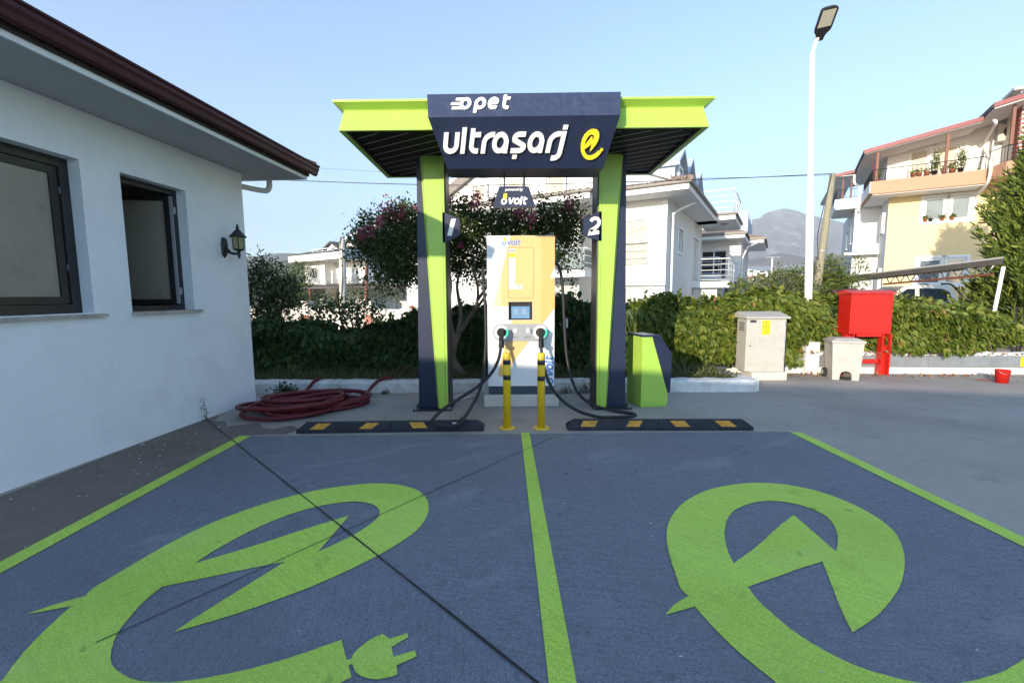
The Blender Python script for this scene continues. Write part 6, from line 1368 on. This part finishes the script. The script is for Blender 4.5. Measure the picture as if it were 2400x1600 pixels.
for t in (0., .5, 1.): q = a.lerp(b, t); mb = MB(); mb.tube([q, Vector((q.x,q.y,-.5))], .025, 6); mb.build('rail_post', 'rail_white', hr)
# vegetation around the villa
for i, (px, py, r, n, lab) in enumerate((((787),690,(1.1,1,1.5),900,'grey-green olive tree left of the concrete pole'),((868),682,(1.2,1,1.7),1000,'grey-green olive tree right of the concrete pole'),((838),690,(1.0,1,1.3),700,'round olive tree beside the wooden post'),((905),692,(1.2,1,1.2),700,'low olive tree before the villa side wall'),((760),700,(.8,.8,1.1),450,'small olive tree before the villa window'))):
    c = P(px, py, 36); shrub('olive_tree', lab, 'tree', (c.x, 36, -.9), [(c, r, n), (c+Vector((.6,0,.5)), (r[0]*.6,.6,r[2]*.5), n//3)], 'leaf_olive', (.12,.22), .3, 'olive trees in front of the villa', 4, spread=.2)
c = P(688, 650, 48); shrub('poplar_tree', 'tall light green tree left of the cream villa', 'tree', (c.x, 48, -.9), [(c, (1.3,1.2,2.6), 1500), (P(692,690,47), (1.6,1.3,1.8), 900)], 'leaf_poplar', (.15,.30), .5, stems=4, spread=.3)
c = P(700, 690, 40); shrub('dark_bush', 'dense dark bush under the light green tree', 'bush', (c.x, 40, -.9), [(P(695,690,40),(1.6,1,1.0),700),(P(730,700,40),(1.3,1,.9),500)], 'leaf_laurel', (.12,.22), .5, stems=4, spread=.2)

# ---- globe lamp behind the charger
gl = wthing('globe_lamp', 'clear round globe garden lamp in front of the ivy', 'lamp', (1.02, 7.25, .15))
c = P(1300, 740, 7.25); mb = MB(); mb.tube([(c.x,7.25,.14),(c.x,7.25,c.z-.09)], .022, 10); mb.build('stem', 'black_metal', gl)
m_ = bpy.data.materials.new('clear_globe'); m_.use_nodes = True; pb_ = m_.node_tree.nodes['Principled BSDF']; pb_.inputs['Transmission Weight'].default_value = 1; pb_.inputs['Roughness'].default_value = .05; pb_.inputs['IOR'].default_value = 1.12; MATS['clear_globe'] = m_
mb = MB(); mb.lathe([(.001,-.1)]+[(.1*math.sin(t), -.1*math.cos(t)) for t in np.linspace(.15, math.pi-.05, 16)]+[(.001,.1)], tuple(c), 24); mb.build('globe', 'clear_globe', gl); mb = MB(); mb.lathe([(0,-.09),(.03,-.09),(.03,-.03),(.022,0),(.03,.03),(.018,.055),(0,.06)], tuple(c), 12); mb.build('bulb', 'house_trim', gl)

# ---- pickup
pk = thing('pickup_truck', 'beige pickup truck with dark side windows parked under the carport', 'pickup', (16.25, 16.6, -.13), rad(-14))
body = [(-3.1,.42),(2.3,.42),(2.35,.95),(2.32,1.08),(.62,1.10),(.50,1.12),(.30,1.70),(.20,1.78),(-.9,1.82),(-1.15,1.78),(-1.95,1.18),(-3.0,1.08),(-3.15,.85)]
mb = MB(); nb_ = len(body); vs = []
for y, s in ((0,0),(.04,1),(1.76,1),(1.80,0)):
    for x, z in body: ins = .12*max(0,(z-1.1)/.7); vs.append((x, (y+ins if y < .9 else y-ins), z if s else z-.0))
mb.add(vs, [tuple(range(nb_)), tuple(range(4*nb_-1,3*nb_-1,-1))]+[(j*nb_+i, (j+1)*nb_+i, (j+1)*nb_+(i+1) % nb_, j*nb_+(i+1) % nb_) for j in range(3) for i in range(nb_)]); mb.build('body', 'car_beige', pk)
def sidewin(pts, nm='side_window'):
    mb = MB(); mb.add([(x, -.004+.12*max(0,(z-1.1)/.7), z) for x, z in pts], [tuple(range(len(pts)))]); return mb.build(nm, 'car_glass', pk)
sidewin([(-1.72,1.20),(-.86,1.16),(-.86,1.66),(-1.10,1.66)]); sidewin([(-.72,1.16),(.14,1.18),(.28,1.34),(.24,1.52),(.10,1.62),(-.05,1.66),(-.72,1.68)])
mb = MB(); mb.add([(-1.18,.18,1.76),(-1.18,1.62,1.76),(-1.93,1.72,1.20),(-1.93,.08,1.20)], [(0,1,2,3)]); mb.build('windscreen', 'car_glass', pk)
for x in (-2.15, 1.45):
    for y in (.0, 1.62):
        mb = MB(); mb.tube([(x,y+.02,.36),(x,y+.2,.36)], .36, 20); wh = mb.build('wheel', 'tyre', pk); mb = MB(); mb.tube([(x,y+.012,.36),(x,y+.018,.36)], .21, 14); mb.build('rim', 'chrome', wh)
mb = MB(); mb.tube(catmull([(.05,.25,1.83),(.35,.25,1.82),(.62,.25,1.55),(.85,.25,1.22),(.95,.25,1.10)], 6), .035, 8); mb.build('roll_bar', 'frame_dark', pk); mb = MB(); mb.tube(catmull([(.05,1.5,1.83),(.35,1.5,1.82),(.62,1.5,1.55),(.85,1.5,1.22),(.95,1.5,1.10)], 6), .035, 8); mb.build('roll_bar', 'frame_dark', pk)
lbox('bed_cover', 'frame_dark', pk, .66, 2.28, .1, 1.7, 1.09, 1.13); lbox('door_handle', 'car_beige', pk, -.2, .02, -.03, -.002, 1.0, 1.04); mb = MB(); mb.box(-1.75,-1.5,-.22,-.02,1.14,1.32,.03); mb.build('wing_mirror', 'car_beige', pk)
sg_ = wthing('number_plate_sign', 'small white plate with black number 131 beside the red cabinet', 'sign', (P(2063,702,8.6).x, 8.6, .9)); a = P(2060, 699, 8.6)
lbox('plate', 'paper_white', sg_, a.x-.06, a.x+.16, 8.6, 8.61, a.z-.075, a.z+.03); lbox('plate_band', 'red_paint', sg_, a.x+.12, a.x+.155, 8.592, 8.599, a.z-.065, a.z+.02); me = font_mesh('131', .08, 0, 'CENTER', .001); link('plate_text', me, 'print_dark', sg_, (a.x+.04, 8.598, a.z-.05), (rad(90),0,0))
lbox('plate_post', 'metal_grey', sg_, a.x+.04, a.x+.06, 8.612, 8.63, -.25, a.z)
# ---- carport
cpt = wthing('carport', 'long low carport roof edge with lattice truss in front of the yellow house', 'carport', (9.5, 10.5, -.6))
a, b = P(1890, 640, 14.5), P(2306, 589, 9.6); d_ = (b-a).normalized(); bk_ = Vector((.60,.80,-.02))
mb = MB(); mb.add([a, b, b+bk_*4.5, a+bk_*4.5, a+Vector((0,0,-.04)), b+Vector((0,0,-.04)), b+bk_*4.5+Vector((0,0,-.04)), a+bk_*4.5+Vector((0,0,-.04))], [(0,1,2,3),(7,6,5,4),(0,4,5,1),(1,5,6,2),(2,6,7,3),(3,7,4,0)]); mb.build('roof_sheet', 'sheet_grey', cpt)
mb = MB(); dn = Vector((0,0,-1)); mb.add([a+dn*.045, b+dn*.045, b+dn*.16, a+dn*.16, a+dn*.045+bk_*.03, b+dn*.045+bk_*.03, b+dn*.16+bk_*.12, a+dn*.16+bk_*.12], [(3,2,1,0),(4,5,6,7),(2,3,7,6)]); mb.build('edge_channel', 'beam_dark', cpt)
tr_ = MB(); off = bk_*.7+dn*.12
tr_.bar(a.lerp(b,.45)+off, b+off, .05, .05); tr_.bar(a.lerp(b,.45)+off+dn*.22, b+off+dn*.22, .05, .05); tr_.build('truss_chord', 'brown_post', cpt)
for k in range(18):
    t0, t1 = .46+.03*k, .46+.03*(k+1); p, q = a.lerp(b, min(t0,1))+off+dn*(.22 if k % 2 else 0), a.lerp(b, min(t1,1))+off+dn*(0 if k % 2 else .22); mb = MB(); mb.tube([p, q], .014, 5); mb.build('truss_web', 'rail_white', cpt)
p = P(2305, 612, 9.9); mb = MB(); mb.tube([p, Vector((p.x-.1, p.y+.1, -.2))], .036, 10); mb.build('post', 'rail_white', cpt); p = a.lerp(b,.1)+bk_; mb = MB(); mb.tube([p+dn*.1, Vector((p.x,p.y,-.9))], .05, 10); mb.build('post', 'rail_white', cpt)
# little red roof
a = P(1955, 673, 11); t = wthing('tool_shed', 'small shed with dark red tin roof behind the red cabinet', 'shed', (a.x, 11.4, -.6)); lbox('shed_wall', 'pale_concrete', t, a.x-.25, a.x+.45, 11.1, 11.9, -.6, a.z-.1); mb = MB()
mb.add([(a.x-.35,11,a.z-.1),(a.x+.55,11,a.z-.1),(a.x+.5,11.5,a.z+.12),(a.x-.15,11.5,a.z+.08),(a.x-.35,12,a.z-.1),(a.x+.55,12,a.z-.1)], [(0,1,2,3),(3,2,5,4)]); mb.build('shed_roof', 'tin_red', t)
# ---- small distant buildings on the right
a, b = P(*zm(350,1120), 48), P(*zm(640,1120), 48); t = wthing('outbuilding', 'small cream flat-roofed outbuilding with terracotta edge beyond the bushes', 'building', ((a.x+b.x)/2, 48, -.9)); z1_ = a.z
lbox('wall', 'house_white', t, a.x, b.x, 48, 54, -.9, z1_); lbox('roof_edge', 'clay', t, a.x-.15, b.x+.15, 47.85, 54, z1_, z1_+.15); lbox('window', 'pane', t, a.x+2, a.x+3.5, 47.95, 48.0, .6, 1.7)
lbox('side_wing', 'pale_concrete', t, P(*zm(500,1120),46).x, b.x+.02, 46, 47.84, -.9, z1_-.05)
a, b = P(*zm(350,985), 70), P(*zm(650,1030), 70); t = wthing('roof_house', 'low white house with slanted roof and dark slot windows far behind', 'building', ((a.x+b.x)/2, 70, -.9)); mb = MB(); mb.prism([(a.x-2,-.9),(b.x,-.9),(b.x,b.z),(a.x,a.z),(a.x-2,a.z)], 70, 78); w_ = mb.build('wall', 'house_white', t)
for px0, px1, py0, py1 in ((385,430,1000,1025),(530,600,1015,1035),(520,545,1058,1085),(560,580,1058,1085),(588,605,1058,1085)):
    p, q = P(*zm(px0,py1),69.9), P(*zm(px1,py0),69.9); lbox('window', 'pane_dark', t, p.x, q.x, 69.85, 69.99, p.z, q.z)
t = wthing('greenhouse', 'broad grey sheet roof of a greenhouse at the foot of the hills', 'greenhouse', (60, 130, -.9)); a, b, c, d = P(*zm(330,945),130), P(*zm(1600,905),130), P(*zm(1600,1060),90), P(*zm(330,1060),90); mb = MB(); mb.add([d, c, b, a], [(0,1,2,3)]); mb.build('roof', 'sheet_grey', t); mb = MB(); mb.add([d, c, Vector((c.x,c.y,-1)), Vector((d.x,d.y,-1))], [(3,2,1,0)]); mb.build('wall', 'pale_concrete', t)
t = wthing('distant_pole', 'thin white pole with cross arm above the distant rooftops', 'utility pole', (P(*zm(712,1100),60).x, 60, -.9)); a, b = P(*zm(712,1100),60), P(*zm(720,815),60); mb = MB(); mb.tube([Vector((a.x,60,-.9)), b], [.14,.11], 8); mb.build('pole', 'pole_white', t); mb = MB(); mb.bar(b+Vector((-1,0,.1)), b+Vector((1,0,.1)), .1, .1); mb.build('cross_arm', 'metal_grey', t)

# ================================================================== hills
def fbm(x, y, s):
    v = 0; a = 1
    for k in range(5): v += a*math.sin(x*s+1.3*k+1.7*math.sin(y*s*.8+k))*math.cos(y*s*1.1+2.1*k+1.1*math.sin(x*s*.7)); s *= 2.1; a *= .5
    return v
def terrain(name, x0, x1, y0, y1, hf, m, nx=120, ny=40):
    mb = MB(); vs = [(x0+(x1-x0)*i/nx, y0+(y1-y0)*j/ny, hf(x0+(x1-x0)*i/nx, j/ny)) for j in range(ny+1) for i in range(nx+1)]
    mb.add(vs, [(j*(nx+1)+i, j*(nx+1)+i+1, (j+1)*(nx+1)+i+1, (j+1)*(nx+1)+i) for j in range(ny) for i in range(nx)], True); return tag(mb.build(name, m), kind='structure')
def ridge(pts):                                            # skyline (pixel x,y) at a depth -> height as function of world x
    return lambda D: sorted([(P(x, y, D).x, P(x, y, D).z) for x, y in pts])
def interp(tab, x):
    if x <= tab[0][0]: return tab[0][1]
    for (a, za), (b, zb) in zip(tab[:-1], tab[1:]):
        if x <= b: t = (x-a)/(b-a); t = t*t*(3-2*t); return za+(zb-za)*t
    return tab[-1][1]
T1 = ridge([(1380,620),(1500,575),(1600,545),(1680,520),(1735,500),(1765,486),(1795,481),(1825,484),(1860,495),(1900,503),(1960,510),(2060,530),(2200,540),(2500,560),(3200,590)])(5200)
terrain('mountain', 600, 12000, 3300, 5200, lambda x, t: -2+(interp(T1, x*(5200/(3300+1900*t)))+2)*(t**1.15)*(1+.10*fbm(x, t*1900, .0022)*(1-t)*1.0)+14*fbm(x, t*1900, .006)*t, 'mountain', 200, 60)
T2 = ridge([(1380,640),(1600,618),(1720,600),(1800,588),(1880,592),(1960,590),(2200,600),(3000,620)])(2600)
terrain('burnt_hill', 300, 7000, 1500, 2600, lambda x, t: -2+(interp(T2, x*(2600/(1500+1100*t)))+2)*t**.9*(1+.10*fbm(x, t*1100, .006)), 'burnt_hill', 160, 40)
T3 = ridge([(-800,560),(0,575),(400,582),(560,590),(600,588),(640,586),(700,585),(800,588),(1000,600),(1300,625),(1500,640)])(2800)
terrain('far_hill', -9000, 1200, 1800, 2800, lambda x, t: -2+(interp(T3, x*(2800/(1800+1000*t)))+2)*t**.9*(1+.08*fbm(x, t*1000, .004)), 'green_hill', 160, 30)
T4 = ridge([(-600,610),(300,612),(560,620),(620,612),(680,605),(760,612),(900,640),(1200,665)])(900)
terrain('near_hill', -3000, 300, 420, 900, lambda x, t: -2+(interp(T4, x*(900/(420+480*t)))+2)*t**.8*(1+.14*fbm(x, t*480, .02)), 'green_hill', 160, 30)

# ================================================================== unseen building added behind the viewer to cast the evening shade on the bays
shade_caster = thing('shade_building', 'unseen low white building added behind the viewer to shade the bays', 'building', (0, 0, 0))
SA, SB = Vector((-16.0, -1.2, 0)), Vector((0.6, -5.6, 0)); sd2 = (SB-SA).normalized(); sn2 = Vector((sd2.y, -sd2.x, 0))
mb = MB(); mb.obox((SA+SB)/2+sn2*2.5+Vector((0,0,1.45)), (SB-SA)/2, sn2*2.5, (0,0,1.45)); mb.build('wall', 'house_white', shade_caster)
mb = MB(); mb.obox((SA+SB)/2+sn2*2.5+Vector((0,0,3.0)), (SB-SA)/2+sd2*.1, sn2*2.6, (0,0,.10)); mb.build('parapet', 'house_trim', shade_caster)
for k in range(4):
    c = SA.lerp(SB, .2+.2*k); mb = MB(); mb.obox(c-sn2*.02+Vector((0,0,1.4)), sd2*.9, sn2*.03, (0,0,.8)); mb.build('window', 'pane', shade_caster)

# ================================================================== evening air
hz_ = MB().box(-9500, 12500, -300, 5600, -3.5, 1030).build('haze', None)
hm = bpy.data.materials.new('haze'); hm.use_nodes = True; hn = hm.node_tree.nodes; hn.remove(hn['Principled BSDF'])
pv = hn.new('ShaderNodeVolumePrincipled'); pv.inputs['Color'].default_value = (.90,.95,1,1); pv.inputs['Density'].default_value = .00022; pv.inputs['Anisotropy'].default_value = 0.0
hm.node_tree.links.new(pv.outputs[0], hn['Material Output'].inputs['Volume']); hz_.data.materials.append(hm); tag(hz_, kind='stuff')
